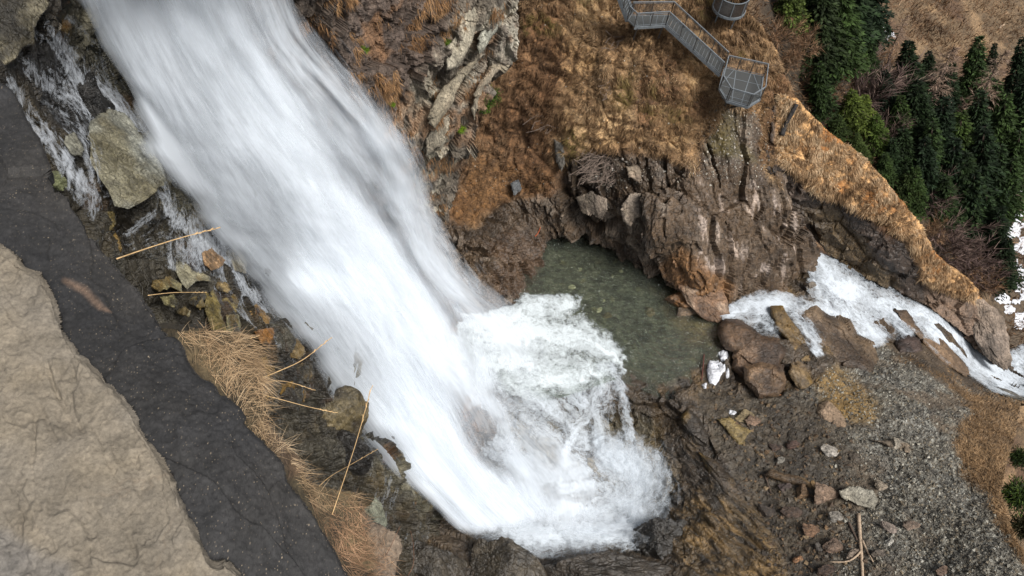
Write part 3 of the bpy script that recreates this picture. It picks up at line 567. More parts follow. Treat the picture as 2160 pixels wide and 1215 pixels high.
# ------------------------------------------------------------------ white water
def catmull(a, n):
    a = np.asarray(a, float); m = len(a); t = np.linspace(0, m - 1, n); i = np.clip(t.astype(int), 0, m - 2); f = (t - i)[:, None]
    p0, p1, p2, p3 = a[np.clip(i - 1, 0, m - 1)], a[i], a[i + 1], a[np.clip(i + 2, 0, m - 1)]
    return .5 * (2 * p1 + (p2 - p0) * f + (2 * p0 - 5 * p1 + 4 * p2 - p3) * f * f + (3 * p1 - p0 - 3 * p2 + p3) * f ** 3)
def fall_sheet(name, rows, mat, ns, ntt, lift, bulge, seed, wl=.22, wr=.22, gain=0.0, lump=.35, parent=None, holes=(), bed=None):
    """rows: left px,py  right px,py  depth left, depth right, density"""
    R = catmull(rows, ns); t = np.linspace(0, 1, ntt)[None, :, None]; s = np.linspace(0, 1, ns)[:, None, None]
    px = R[:, None, 0:1] * (1 - t) + R[:, None, 2:3] * t; py = R[:, None, 1:2] * (1 - t) + R[:, None, 3:4] * t
    D = R[:, None, 4:5] * (1 - t) + R[:, None, 5:6] * t
    px, py, D = px[..., 0], py[..., 0], D[..., 0]
    if bed is not None: bd = bed.D(px, py) - 1.5; D = -3.0 * np.log(np.exp(-D / 3.0) + np.exp(-bd / 3.0))
    P = at(px, py, D); d = ray(px, py); d /= np.linalg.norm(d, axis=2, keepdims=True)
    tt = t[0, :, 0]; arch = (1 - (2 * tt - 1) ** 2)[None, :]
    wid = np.linalg.norm(P[:, -1] - P[:, 0], axis=1)[:, None]
    arc = np.concatenate([[0], np.cumsum(np.linalg.norm(np.diff(P[:, ntt // 2], axis=0), axis=1))])[:, None]
    Q = np.stack([tt[None, :] * 14 + 0 * arc, arc * .22 + 0 * tt[None, :], 0 * arc + 0 * tt[None, :] + seed], -1)
    lum = fbm(Q.reshape(-1, 3) * np.array([.55, .5, 1]), seed, 4).reshape(ns, ntt)
    P = P - d * (lift + bulge * arch * wid * .1 + lump * lum * arch)[..., None]
    uv = np.stack([tt[None, :] * wid.mean() + 0 * arc, arc + 0 * tt[None, :]], -1)
    wob = .10 * fbm(np.stack([arc[:, 0] * .25, arc[:, 0] * 0, arc[:, 0] * 0 + seed * 1.7], -1), seed + 3, 3)[:, None]
    e = np.minimum(sstep(0, wl, tt[None, :] + wob), sstep(0, wr, 1 - tt[None, :] + wob * .7))
    dens = (R[:, 6:7] + gain) * e - (1 - e) * .75 + .34 * lum * e
    for hx, hy_, hr, hq, ha, am in holes:
        ca, sa = math.cos(ha), math.sin(ha); X_ = (px - hx) * ca + (py - hy_) * sa; Y_ = -(px - hx) * sa + (py - hy_) * ca
        dens = dens - am * np.exp(-(X_ / hr) ** 2 - (Y_ / hq) ** 2)
    end = sstep(0, .05, 1 - np.linspace(0, 1, ns))[:, None]; dens = dens * end - (1 - end) * .7
    I = np.arange(ns * ntt).reshape(ns, ntt); Fc = np.stack([I[:-1, :-1].ravel(), I[:-1, 1:].ravel(), I[1:, 1:].ravel(), I[1:, :-1].ravel()], 1)
    return mesh_obj(name, P.reshape(-1, 3), Fc, mat, parent, True, None, uv.reshape(-1, 2), dens.ravel())
def flow_patch(name, poly, surf, lift, strokes, mat, step=4, parent=None, wob=12, bump=.12, seed=0):
    """white water lying on a bed: opaque along the given currents, thin between them"""
    p = np.asarray(poly, float); gx, gy = np.meshgrid(np.arange(p[:, 0].min(), p[:, 0].max() + step, step), np.arange(p[:, 1].min(), p[:, 1].max() + step, step))
    ins = poly_sd(gx, gy, poly) > 0
    D = surf.D(gx, gy) if hasattr(surf, 'D') else surf(gx, gy)
    P = at(gx, gy, D); q = P.reshape(-1, 3)
    wx = gx.ravel() + wob * fbm(q * .7, seed, 4) + .9 * wob * fbm(q * 2.6, seed + 2, 3); wy = gy.ravel() + wob * fbm(q * .7 + 40, seed + 1, 4) + .9 * wob * fbm(q * 2.6 + 9, seed + 3, 3)
    best = np.full(len(q), -1.); uv = np.zeros((len(q), 2))
    for st, k in strokes:
        b, side, arc, wd = stroke(wx, wy, st); v = k * np.clip(1.15 - b, -1, 1)
        m = v > best; best = np.where(m, v, best); sc = (D.ravel() / F)
        uv[m] = np.stack([side * sc, arc * sc], 1)[m]
    edge = sstep(0, 14, poly_sd(gx, gy, poly)).ravel()
    best = best * edge - (1 - edge)
    d = ray(gx, gy).reshape(-1, 3); d /= np.linalg.norm(d, axis=1, keepdims=True)
    q = q - d * (lift + bump * fbm(q * 1.1, seed + 5, 4) + .12 * np.clip(best, 0, 1))[:, None]
    ins = ins & (best.reshape(gx.shape) > -.85)
    c = ins[:-1, :-1] & ins[1:, :-1] & ins[:-1, 1:] & ins[1:, 1:]; I = np.arange(gx.size).reshape(gx.shape)
    Fc = np.stack([I[:-1, :-1][c], I[1:, :-1][c], I[1:, 1:][c], I[:-1, 1:][c]], 1)
    u = np.unique(Fc); mp = np.zeros(gx.size, int); mp[u] = np.arange(len(u))
    return mesh_obj(name, q[u], mp[Fc], mat, parent, True, None, uv[u], best[u])
# pool surface: one level sheet
pv = [Vector(at(x, y, Dz(x, y, -52.0))) for x, y in [(900, 640), (1100, 460), (1300, 470), (1500, 610), (1545, 655), (1540, 720), (1500, 800), (1420, 850), (1300, 800), (1180, 840), (960, 780)]]
pool = mesh_obj('pool_water', pv, [tuple(range(len(pv)))], M_pool, smooth=False); pool['kind'] = 'structure'

M_f = [water_mat('falling_water_%s' % n, 3.6, .34, a, i + 1, 0.0, (.74, .795, .855), 1.0, .25) for i, (n, a) in enumerate((('core', 1.25), ('veil', 1.7), ('spray', 1.9), ('mist', .9)))]
M_foam = water_mat('foam', 2.6, .42, 3.0, 5, .16, (.68, .74, .765), .86); M_rapid = water_mat('rapids', 2.4, .38, 3.4, 6, .15, gain=.68); M_trick = water_mat('trickle', 9.0, .45, 3.4, 9, .2, (.62, .66, .71), .9); M_cas = water_mat('cascade', 4.2, .32, 3.2, 7, .15, gain=.74)
fall = empty('waterfall', tuple(at(1000, 1050, 55.0))); fall['kind'] = 'structure'
def child(o, root):
    o.parent = root; o.matrix_parent_inverse = Matrix.Translation(root.location).inverted(); return o
HOLES = [(255, 190, 120, 28, 1.0, .6), (300, 250, 90, 24, 1.0, .35), (180, 60, 60, 14, 1.05, .4), (1000, 880, 110, 30, 1.0, .9), (1030, 940, 90, 44, .95, .8), (700, 900, 60, 20, 1.0, .3), (470, 60, 120, 18, 1.0, .35), (600, 380, 120, 26, .9, .22), (560, 90, 100, 22, 1.05, .3), (880, 760, 120, 40, .9, .18)]
core = [(50, -90, 650, -90, 20.9, 30.5, 1.2999999999999998), (90, 20, 680, 0, 22.9, 33, 1.27), (152, 140, 735, 110, 24.9, 36.5, 1.25), (215, 260, 815, 220, 27.4, 40.5, 1.24), (275, 365, 905, 330, 29.9, 45.5, 1.2), (343, 455, 960, 430, 32.9, 49, 1.12), (438, 560, 1010, 530, 37.4, 53, 1.06), (535, 670, 1065, 630, 41.9, 55.8, 0.98), (624, 790, 1110, 730, 45.9, 56.5, 0.95), (710, 890, 1145, 830, 48.9, 56.2, 0.95), (786, 980, 1170, 930, 50.9, 55.2, 0.95), (868, 1070, 1220, 1010, 52.199999999999996, 54.6, 0.9), (965, 1160, 1280, 1100, 52.6, 54.2, 0.7)]
child(fall_sheet('falling_sheet', core, M_f[0], 220, 90, .2, .6, 11, .20, .36, 0, .7, None, HOLES, GOR), fall)
veil = [(r[0] + 20 - i * 1.0, r[1], r[2] + 4, r[3], r[4], r[5], r[6] * .70) for i, r in enumerate(core)]
child(fall_sheet('falling_veil', veil, M_f[1], 200, 80, 1.0, .9, 22, .30, .5, 0, .9, None, HOLES, GOR), fall)
spray = [(r[0] - 14, r[1], r[2] + 20, r[3] - 6, r[4] - .5, r[5], r[6] * .42) for i, r in enumerate(core)]
child(fall_sheet('flying_spray', spray, M_f[2], 200, 80, 1.6, 1.1, 33, .5, .6, 0, 1.0, None, (), GOR), fall)
mist = [(250, 230, 840, 200, 29, 40, .05), (340, 340, 930, 310, 32, 44, .22), (420, 450, 985, 420, 35, 49, .36), (540, 600, 1040, 540, 41, 53, .46), (660, 740, 1120, 660, 46, 55.5, .5), (760, 860, 1230, 760, 50, 56, .46), (840, 960, 1260, 860, 52, 55.5, .26), (900, 1060, 1260, 940, 53, 55, .05)]
edge = [(400, -60, 730, -60, 28, 32, .5), (450, 90, 780, 60, 30, 35, .52), (560, 260, 920, 210, 34, 40, .56), (650, 380, 1000, 340, 38, 45, .6), (730, 500, 1060, 470, 43, 51, .55), (830, 640, 1150, 600, 49, 55, .5), (870, 760, 1230, 720, 52, 56, .42), (900, 860, 1220, 820, 53, 56, .05)]
child(fall_sheet('edge_mist', edge, M_f[1], 110, 60, 1.2, .8, 55, .5, .62, .05, .8, None, (), GOR), fall)
haze_a = [(530, 60, 790, 40, 30, 34, .0), (600, 200, 910, 160, 33, 38, .2), (670, 340, 1000, 290, 37, 43, .32), (720, 470, 1050, 420, 42, 49, .36), (780, 600, 1110, 550, 47, 54, .38), (880, 730, 1270, 680, 51, 56, .36), (930, 850, 1330, 800, 53, 56, .22), (960, 930, 1340, 900, 53, 55, .0)]
child(fall_sheet('edge_spray_haze', haze_a, M_f[3], 110, 60, 2.4, .8, 66, .5, .6, .06, 1.0), fall)
haze_b = [(860, 860, 1160, 800, 52, 55, .0), (880, 950, 1330, 880, 52.5, 54, .26), (900, 1040, 1460, 960, 52.5, 53, .34), (930, 1100, 1480, 1040, 52, 52.5, .24), (950, 1140, 1470, 1100, 51.8, 52, .0)]
child(fall_sheet('foot_spray_haze', haze_b, M_f[3], 90, 60, 1.0, .4, 77, .45, .5, .04, .8), fall)
child(fall_sheet('drifting_mist', mist, M_f[3], 120, 60, 2.6, 1.0, 44, .5, .6, 0), fall)
def strands(name, rows, n, seed, mat, tlo, thi, Llo, Lhi, wlo, whi, lift, den):
    """single threads of flying water, each along its own flow line"""
    rng = np.random.default_rng(seed); R = catmull(rows, 400); s0 = rng.uniform(0, .84, n); e = rng.random(n); t = tlo + (thi - tlo) * e ** 1.3
    def pos(s, t):
        r = R[np.clip((s * 399).astype(int), 0, 399)]; f = s * 399 - np.floor(s * 399); r2 = R[np.clip((s * 399).astype(int) + 1, 0, 399)]; r = r + (r2 - r) * f[:, None]
        return at(r[:, 0] * (1 - t) + r[:, 2] * t, r[:, 1] * (1 - t) + r[:, 3] * t, r[:, 4] * (1 - t) + r[:, 5] * t)
    A = pos(s0, t); B = pos(np.minimum(s0 + .03, 1), t + rng.normal(0, .004, n)); d = B - A; d /= np.linalg.norm(d, axis=1, keepdims=True)
    L = rng.uniform(Llo, Lhi, n); u = -A / np.linalg.norm(A, axis=1, keepdims=True); A = A + u * (lift + rng.uniform(0, 1.4, n))[:, None]
    sdv = np.cross(d, u); w = (rng.uniform(wlo, whi, n) * .5 * np.linalg.norm(A, axis=1) / 40)[:, None]; m = A + d * (L * .5)[:, None]; E_ = A + d * L[:, None] - u * .1
    V = np.stack([A, m - sdv * w, m + sdv * w, E_], 1); dn = np.repeat(rng.uniform(*den, n), 4)
    return mesh_obj(name, V.reshape(-1, 3), np.arange(n * 4).reshape(n, 4)[:, [0, 1, 3, 2]], mat, None, False, None, np.zeros((n * 4, 2)), dn)
M_thread = water_mat('water_thread', 0, 0, 0, 8)
child(strands('water_threads', core, 2600, 71, M_thread, .02, .20, .5, 2.0, .02, .07, .5, (.15, .5)), fall)
# thin side streams over the near ledges
gs = GOR
thin = [([(20, 150, 16), (60, 240, 18), (130, 330, 18), (190, 420, 12), (200, 470, 8)], .30), ([(120, 60, 14), (170, 160, 30), (240, 250, 34), (300, 340, 26)], .34), ([(40, 110, 10), (110, 170, 24), (190, 230, 26), (230, 260, 20)], .22), ([(345, 380, 10), (360, 440, 22), (430, 520, 34), (500, 590, 30), (560, 680, 30)], .45), ([(165, 240, 12), (185, 330, 16), (195, 380, 10)], .3), ([(355, 470, 8), (365, 560, 8), (350, 600, 6)], .3)]
child(flow_patch('side_trickle', [(0, 40), (160, 20), (420, 330), (600, 560), (760, 780), (860, 980), (1000, 1160), (960, 1210), (800, 1120), (740, 900), (560, 720), (420, 610), (200, 500), (0, 220)], gs, .45, thin, M_trick, 2, None, 10, .1, 7), fall)
# foam fan in the pool, cascades and the splash at the foot
def foot_surf(px, py): return np.minimum(FLO.D(px, py), 400)
foam_st = [([(940, 690, 60), (1040, 680, 52), (1130, 655, 42), (1190, 645, 24), (1205, 640, 8)], 1.0), ([(1000, 720, 60), (1120, 700, 60), (1220, 710, 44), (1290, 745, 28), (1310, 770, 14)], 1.05), ([(960, 760, 50), (1100, 760, 50), (1200, 770, 40), (1260, 790, 26)], .8), ([(1010, 660, 26), (1030, 620, 18), (1040, 600, 8)], .6), ([(1080, 800, 40), (1190, 800, 36), (1270, 780, 26)], .8), ([(1180, 650, 14), (1215, 640, 12), (1225, 630, 5)], .55)]
foam = flow_patch('pool_foam', [(920, 640), (1000, 590), (1060, 600), (1130, 610), (1230, 610), (1340, 740), (1330, 800), (1280, 830), (1100, 860), (960, 820)], lambda a, b: -51.96 / ray(a, b)[..., 2], .05, foam_st, M_foam, 3, None, 16, .12, 9); foam['kind'] = 'structure'
cas_st = [([(1265, 770, 26), (1262, 820, 26), (1250, 870, 28), (1215, 905, 28), (1195, 960, 18), (1190, 985, 16)], .78), ([(1255, 860, 18), (1262, 910, 20), (1270, 960, 22)], .85), ([(1290, 770, 14), (1305, 820, 11), (1320, 870, 10), (1330, 915, 9)], .66), ([(1000, 760, 60), (1080, 800, 60), (1150, 850, 56), (1200, 890, 46), (1230, 930, 34)], .72), ([(980, 800, 40), (1030, 880, 46), (1090, 950, 40), (1160, 1000, 30), (1260, 1010, 20)], .62), ([(1100, 780, 50), (1190, 810, 46), (1240, 850, 30)], .72), ([(1200, 1000, 22), (1270, 985, 22), (1300, 960, 20)], .8), ([(960, 840, 30), (1000, 930, 36), (1060, 1000, 30), (1150, 1040, 24)], .6), ([(1120, 880, 30), (1180, 930, 30), (1230, 980, 24)], .6)]
cas = flow_patch('cascade_water', [(960, 780), (1340, 750), (1350, 930), (1300, 1010), (1150, 1030), (1000, 960)], FLO, .35, cas_st, M_cas, 3, None, 10, .15, 12); cas['kind'] = 'structure'
foot_st = [([(960, 1050, 50), (1060, 1100, 56), (1160, 1130, 46), (1260, 1130, 40), (1330, 1130, 26)], 1.1), ([(1040, 1020, 40), (1140, 1070, 44), (1260, 1080, 44), (1340, 1070, 44)], .9), ([(1300, 960, 40), (1340, 1000, 60), (1350, 1070, 56), (1330, 1130, 36)], .95), ([(1060, 960, 24), (1120, 1000, 26), (1200, 1020, 24), (1280, 1030, 30)], .7), ([(1270, 930, 20), (1300, 990, 40), (1310, 1060, 50)], .8), ([(1390, 960, 14), (1390, 1020, 24), (1370, 1080, 20)], .6)]
foot = flow_patch('splash_water', [(900, 1000), (1040, 920), (1260, 910), (1320, 900), (1420, 950), (1440, 1060), (1360, 1170), (1200, 1190), (1060, 1185), (960, 1130)], FLO, .7, foot_st, M_cas, 3, None, 16, .35, 14); foot['kind'] = 'structure'
def fan_threads(name, n, seed, pts, a0, a1, L0, L1, w0, w1, surf, lift, den):
    rng = np.random.default_rng(seed); p = catmull(np.asarray(pts, float), 200); i = rng.integers(0, 200, n); x = p[i, 0] + rng.normal(0, p[i, 2]); y = p[i, 1] + rng.normal(0, p[i, 2])
    A = at(x, y, surf.D(x, y)); u = -A / np.linalg.norm(A, axis=1, keepdims=True); A = A + u * (lift * rng.random(n))[:, None]
    an = np.radians(a0 + (a1 - a0) * np.clip(i / 200 + rng.normal(0, .12, n), 0, 1)); L = rng.uniform(L0, L1, n)
    d = np.cos(an)[:, None] * ri + np.sin(an)[:, None] * up + u * rng.uniform(.1, .9, n)[:, None]; d /= np.linalg.norm(d, axis=1, keepdims=True)
    s_ = np.cross(d, u); s_ /= np.linalg.norm(s_, axis=1, keepdims=True); w = (rng.uniform(w0, w1, n) * .5)[:, None]; m = A + d * (L * .4)[:, None]; E_ = A + d * L[:, None] - UPV * (L * .12)[:, None]
    V = np.stack([A, m - s_ * w, m + s_ * w, E_], 1); return mesh_obj(name, V.reshape(-1, 3), np.arange(n * 4).reshape(n, 4)[:, [0, 1, 3, 2]], M_thread, None, False, None, np.zeros((n * 4, 2)), np.repeat(rng.uniform(*den, n), 4))
UPV = np.array([0, 0, 1.])
thr = fan_threads('splash_threads', 1800, 81, [(1190, 1120, 14), (1290, 1110, 20), (1340, 1070, 22), (1350, 1010, 22), (1310, 960, 18)], -15, 95, .4, 1.8, .02, .08, FLO, 1.6, (.04, .22)); thr['kind'] = 'structure'
foot2 = flow_patch('splash_spray', [(900, 1000), (1040, 920), (1260, 900), (1320, 890), (1440, 930), (1450, 1060), (1370, 1170), (1200, 1190), (1060, 1185), (960, 1130)], FLO, 1.6, [([(1000, 1060, 50), (1100, 1100, 50), (1220, 1110, 44), (1320, 1110, 34)], .34), ([(1300, 950, 44), (1350, 1000, 62), (1350, 1080, 56)], .34)], M_f[1], 4, None, 16, .5, 15); foot2['kind'] = 'structure'
# stream leaving to the right
str_st = [([(1515, 668, 10.4), (1560, 652, 33.800000000000004), (1610, 640, 33.800000000000004), (1660, 640, 23.400000000000002), (1720, 650, 28.6), (1790, 670, 28.6)], 1.03), ([(1560, 670, 23.400000000000002), (1600, 672, 23.400000000000002), (1622, 690, 15.600000000000001)], 0.618), ([(1712, 520, 15.600000000000001), (1735, 560, 33.800000000000004), (1770, 600, 52.0), (1820, 630, 57.2), (1880, 650, 46.800000000000004), (1920, 665, 31.200000000000003)], 1.1330000000000002), ([(1715, 560, 15.600000000000001), (1725, 600, 20.8), (1745, 640, 20.8)], 0.8240000000000001), ([(1770, 640, 39.0), (1820, 680, 44.2), (1850, 710, 20.8)], 0.9784999999999999), ([(1680, 660, 15.600000000000001), (1700, 690, 15.600000000000001), (1720, 720, 11.700000000000001), (1728, 745, 6.5)], 0.8240000000000001), ([(1880, 665, 26.0), (1905, 690, 18.2), (1920, 700, 10.4)], 0.721), ([(1910, 640, 15.600000000000001), (1950, 660, 28.6), (2000, 710, 39.0), (2060, 760, 52.0), (2120, 800, 57.2), (2200, 830, 62.400000000000006)], 1.1844999999999999), ([(2120, 770, 26.0), (2180, 750, 31.200000000000003), (2220, 740, 31.200000000000003)], 0.927)]
stream = flow_patch('stream_water', [(1500, 650), (1600, 600), (1690, 610), (1690, 510), (1740, 500), (1920, 620), (2010, 670), (2100, 740), (2220, 690), (2220, 850), (2100, 840), (1990, 770), (1930, 720), (1860, 740), (1740, 770), (1620, 720), (1530, 700)], FLO, 1.15, str_st, M_rapid, 3, None, 9, .25, 17); stream['kind'] = 'structure'
# ------------------------------------------------------------------ foreground: two stone slabs and the grassy ledge below them
def sidefrac(x): f = x - np.floor(x); return np.floor(x) + sstep(.86, 1.0, f)
TAN = Surf([hz(-60, 480, -1.00), hz(300, 900, -1.0), hz(540, 1215, -1.0), hz(-60, 1300, -.98), hz(200, 700, -1.005)])
TAN_POLY = [(-70, 465), (-10, 497), (20, 512), (48, 528), (66, 548), (98, 566), (112, 590), (128, 614), (136, 648), (152, 690), (172, 724), (198, 762), (226, 792), (262, 822), (290, 848), (308, 880), (330, 912), (350, 946), (368, 980), (384, 1010), (398, 1048), (412, 1080), (426, 1108), (442, 1136), (456, 1168), (474, 1164), (500, 1176), (520, 1196), (545, 1240), (560, 1300), (-70, 1300)]
def tan_d(P, px, py):
    R = frame_of((.62, -.78, 0)); q = P @ R.T
    w = fbm(P * 6, 203, 4)
    q2 = q * np.array([5.5, 5.5, 2.2]) + .5 * w[:, None]
    st = sidefrac(fbm(q2 * .55, 201, 5, .55) * 5.0)
    h = .0036 * st + .014 * fbm(P * 2.4, 204, 3) + .0040 * fbm(P * 16, 205, 4) + .0032 * fbm(P * 60, 206, 3) + .0012 * fbm(P * 150, 256, 2)
    st2 = sidefrac(fbm(q * np.array([20., 20, 9]), 207, 4) * 3.2); h += .0024 * st2
    cr = np.abs(fbm(q * np.array([7., 7, 1.6]) + .3, 208, 4)); h -= .006 * (1 - sstep(0, .03, cr)) * sstep(-.05, .25, fbm(P * 3, 209, 3))
    return h
def tan_c(P, px, py, h):
    c = np.zeros((len(P), 4)); f = fbm(P * 3.5, 211, 5); g = fbm(P * 18, 212, 4)
    c[:, :3] = lin(168, 156, 141) * .46 * np.clip(1 + .16 * f + .12 * g, .6, 1.4)[:, None]
    c = lay(c, sstep(.05, .4, fbm(P * 2.2, 213, 4)) * .4, lin(174, 158, 136) * .46)
    c = lay(c, sstep(.1, .4, fbm(P * 4 + 3, 214, 4)) * .45, lin(150, 138, 124) * .45)
    c = lay(c, soft(px, py, [(-80, 1120), (30, 1130), (90, 1180), (150, 1210), (160, 1300), (-80, 1300)], 20, P, 30, 9) * .75, lin(108, 104, 102))
    cr = np.abs(fbm(P * np.array([9., 9, 9]), 215, 5)); c = lay(c, (1 - sstep(0, .03, cr)) * sstep(0, .3, fbm(P * 5, 216, 3)) * .3, lin(112, 98, 84))
    return c
tan = patch('stone_slab', TAN_POLY, TAN, 2.3, tan_d, tan_c, M_slab, 2.5, (.01, .03, .07, .10), 20, None, lambda sd: .028 * np.clip(1 - sd / 26, 0, 1) ** 2.2)
tag(tan.o, 'pale tan stone slab with flaking surface, nearest to the viewer', 'stone slab')
DRK = Surf([hz(-60, 120, -1.13), hz(300, 600, -1.12), hz(740, 1215, -1.14), hz(-60, 1300, -1.05), hz(300, 860, -1.05), hz(100, 560, -1.06), hz(440, 1120, -1.05)])
DRK_POLY = [(-70, 110), (-10, 168), (20, 185), (48, 226), (66, 270), (82, 292), (102, 356), (122, 396), (150, 408), (166, 436), (190, 470), (196, 490), (214, 500), (226, 520), (252, 545), (276, 578), (300, 606), (326, 648), (344, 676), (366, 704), (384, 738), (402, 778), (420, 798), (448, 812), (462, 836), (500, 862), (516, 886), (540, 914), (562, 936), (584, 956), (602, 976), (612, 1006), (628, 1030), (652, 1060), (676, 1094), (700, 1142), (722, 1190), (742, 1225), (790, 1300), (-70, 1300)]
def drk_d(P, px, py):
    R = frame_of((.62, -.78, 0)); q = P @ R.T
    h = .016 * fbm(q * np.array([2.6, 2.6, 1.2]), 221, 4) + .0026 * fbm(P * 45, 222, 4) + .0012 * fbm(P * 140, 257, 2) + .0030 * sidefrac(fbm(q * np.array([4.5, 4.5, 1.8]) + .4 * fbm(P * 5, 226, 3)[:, None], 223, 4) * 3)
    fh, fc, fr = cells(q * np.array([4.2, 4.2, 2.0]) + .3 * fbm(P * 4, 258, 3)[:, None], 259, .8); h = h + .011 * fh
    cr = np.abs(fbm(q * np.array([9., 9, 2.4]), 224, 4)); return h - .007 * (1 - sstep(0, .02, cr)) * sstep(.1, .35, fbm(P * 4, 225, 3))
def drk_c(P, px, py, h):
    c = np.zeros((len(P), 4)); c[:, :3] = lin(37, 36, 37) * np.clip(1 + .28 * fbm(P * 5, 227, 5) + .15 * fbm(P * 30, 228, 3), .5, 1.6)[:, None]
    c = lay(c, sstep(.05, .35, fbm(P * 2.6, 229, 4)) * .55, lin(50, 47, 45)); c = lay(c, sstep(.12, .4, fbm(P * 3.2 + 8, 230, 4)) * .5, lin(28, 28, 30))
    s, side, arc, wd = stroke(px + 8 * fbm(P * 9, 231, 3), py + 8 * fbm(P * 9 + 4, 232, 3), [(140, 580, 10), (180, 600, 14), (215, 640, 10), (235, 650, 3)]); c = lay(c, np.clip(1 - s, 0, 1) * .55, lin(128, 104, 88))
    c[:, 3] = .25; return c
drk = patch('stone_slab', DRK_POLY, DRK, 2.5, drk_d, drk_c, M_dark, 1.6, (.01, .03, .08, .16), 21, None, lambda sd: .012 * np.clip(1 - sd / 7, 0, 1) ** 2)
tag(drk.o, 'dark grey speckled stone slab between the pale slab and the dry grass', 'stone slab')
NEA = Surf([(300, 600, 1.9), (420, 720, 2.05), (560, 760, 2.35), (640, 1000, 2.5), (760, 1060, 2.7), (850, 1150, 2.85), (840, 1290, 2.7), (500, 1290, 2.2), (480, 820, 2.1), (600, 900, 2.45)])
NEA_POLY = [(330, 690), (385, 692), (420, 690), (500, 706), (530, 730), (545, 770), (552, 830), (560, 880), (590, 930), (640, 970), (660, 1012), (712, 1020), (756, 1040), (770, 1075), (800, 1110), (838, 1130), (846, 1160), (832, 1200), (838, 1300), (400, 1300)]
def nea_d(P, px, py): return .06 * fbm(P * 3.5, 241, 4) + .02 * fbm(P * 14, 242, 3)
def nea_c(P, px, py, h):
    c = shade(P, lin(62, 54, 40), 0, 243, 0, 0, .5, 6); c = lay(c, sstep(0, .3, fbm(P * 7, 244, 4)) * .6, lin(92, 78, 56))
    c = lay(c, soft(px, py, [(560, 880), (600, 930), (660, 1000), (600, 1010), (540, 900)], 10) * .8, lin(84, 68, 56), .4)
    c = lay(c, soft(px, py, [(760, 1090), (860, 1110), (860, 1300), (780, 1300), (800, 1180)], 14, P, 20, 6) * .7, lin(112, 98, 88))
    return c
near = patch('grassy_ledge', NEA_POLY, NEA, 4, nea_d, nea_c, M_near, 7, (.05, .2, .5, 1.0), 22)

# ------------------------------------------------------------------ grass: blades as small curved strips
def blades(name, P, d, Lg, w, col, mat, droop=.5, seed=0, parent=None, kind='stuff', seg=2):
    rng = np.random.default_rng(seed); n = len(P); d = d / np.linalg.norm(d, axis=1, keepdims=True)
    sdv = np.cross(d, rng.normal(size=(n, 3))); sdv /= np.linalg.norm(sdv, axis=1, keepdims=True)
    V = []; g = np.array([0, 0, -1.])
    for k in range(seg + 1):
        t = k / seg; c = P + d * (Lg * t)[:, None] + g * (droop * Lg * t * t * .6)[:, None]
        if k < seg:
            ww = (w * (1 - .6 * t) * .5)[:, None]; V += [c - sdv * ww, c + sdv * ww]
        else: V += [c]
    V = np.stack(V, 1); m = V.shape[1]; b = np.arange(n)[:, None] * m
    tris = []
    for k in range(seg - 1):
        tris += [np.array([2 * k, 2 * k + 1, 2 * k + 3]), np.array([2 * k, 2 * k + 3, 2 * k + 2])]
    tris += [np.array([2 * seg - 2, 2 * seg - 1, 2 * seg])]
    Fc = np.concatenate([b + t for t in tris]); cc = np.repeat(col, m, 0)
    o = mesh_obj(name, V.reshape(-1, 3), Fc, mat, parent, False, cc)
    if kind: o['kind'] = kind
    return o
def scatter(pat, n, gmask, seed, poly):
    rng = np.random.default_rng(seed); p = np.asarray(poly, float); lo, hi = p.min(0), p.max(0)
    x = rng.uniform(lo[0], hi[0], n); y = rng.uniform(lo[1], hi[1], n); k = poly_sd(x, y, pat.poly) > 3; x, y = x[k], y[k]
    P, nn = pat.look(x, y); k = gmask(P, x, y) > rng.uniform(0.15, .85, len(x)); return P[k], nn[k], x[k], y[k], rng
def grass_cols(P, rng, tones, sc, seed):
    f = fbm(P * sc, seed, 4) * 1.6 + rng.normal(0, .35, len(P)); t = np.clip((f + 1) / 2, 0, .999) * (len(tones) - 1); i = t.astype(int); tt = np.asarray(tones)
    return (tt[i] + (tt[np.minimum(i + 1, len(tones) - 1)] - tt[i]) * (t - i)[:, None]) * rng.uniform(.75, 1.25, (len(P), 1))
P, nn, x, y, rng = scatter(hill, 240000, lambda P, a, b: hil_g(P, a, b), 1, HIL_POLY)
dark = soft(x, y, [(930, 480), (1000, 270), (1090, 40), (1190, 0), (1210, 180), (1160, 320), (1190, 430), (1000, 480)], 40, P, 30)
col = grass_cols(P, rng, [lin(80, 62, 46), lin(128, 102, 74), lin(156, 128, 96), lin(190, 164, 130)], .35, 301)
col = col + (grass_cols(P, rng, [lin(64, 48, 38), lin(104, 78, 58), lin(132, 102, 74)], .5, 302) - col) * (dark * .8)[:, None]
gr = sstep(.25, .5, fbm(P * .3, 303, 3)); col = col + (lin(120, 110, 58) * rng.uniform(.7, 1.2, (len(P), 1)) - col) * (gr * .6)[:, None]
clump = np.stack([fbm(P * 1.1, 304, 2), fbm(P * 1.1 + 7, 305, 2), fbm(P * 1.1 + 13, 306, 2)], 1)
d = nn * .8 + clump * 1.3 + np.array([0, -.1, -.25]) + rng.normal(0, .35, (len(P), 3))
blades('hillside_grass', P - nn * .03, d, rng.uniform(.18, .5, len(P)), rng.uniform(.02, .05, len(P)), col, M_grass, .7, 2)
P, nn, x, y, rng = scatter(ridge, 130000, lambda P, a, b: rid_g(P, a, b), 3, RG_)
col = grass_cols(P, rng, [lin(112, 88, 64), lin(160, 132, 100), lin(192, 166, 132), lin(212, 190, 158)], .6, 311)
clump = np.stack([fbm(P * 1.0, 314, 2), fbm(P * 1.0 + 7, 315, 2), fbm(P * 1.0 + 13, 316, 2)], 1)
d = nn * .8 + clump * 1.6 + np.array([0, 0, -.3]) + rng.normal(0, .3, (len(P), 3))
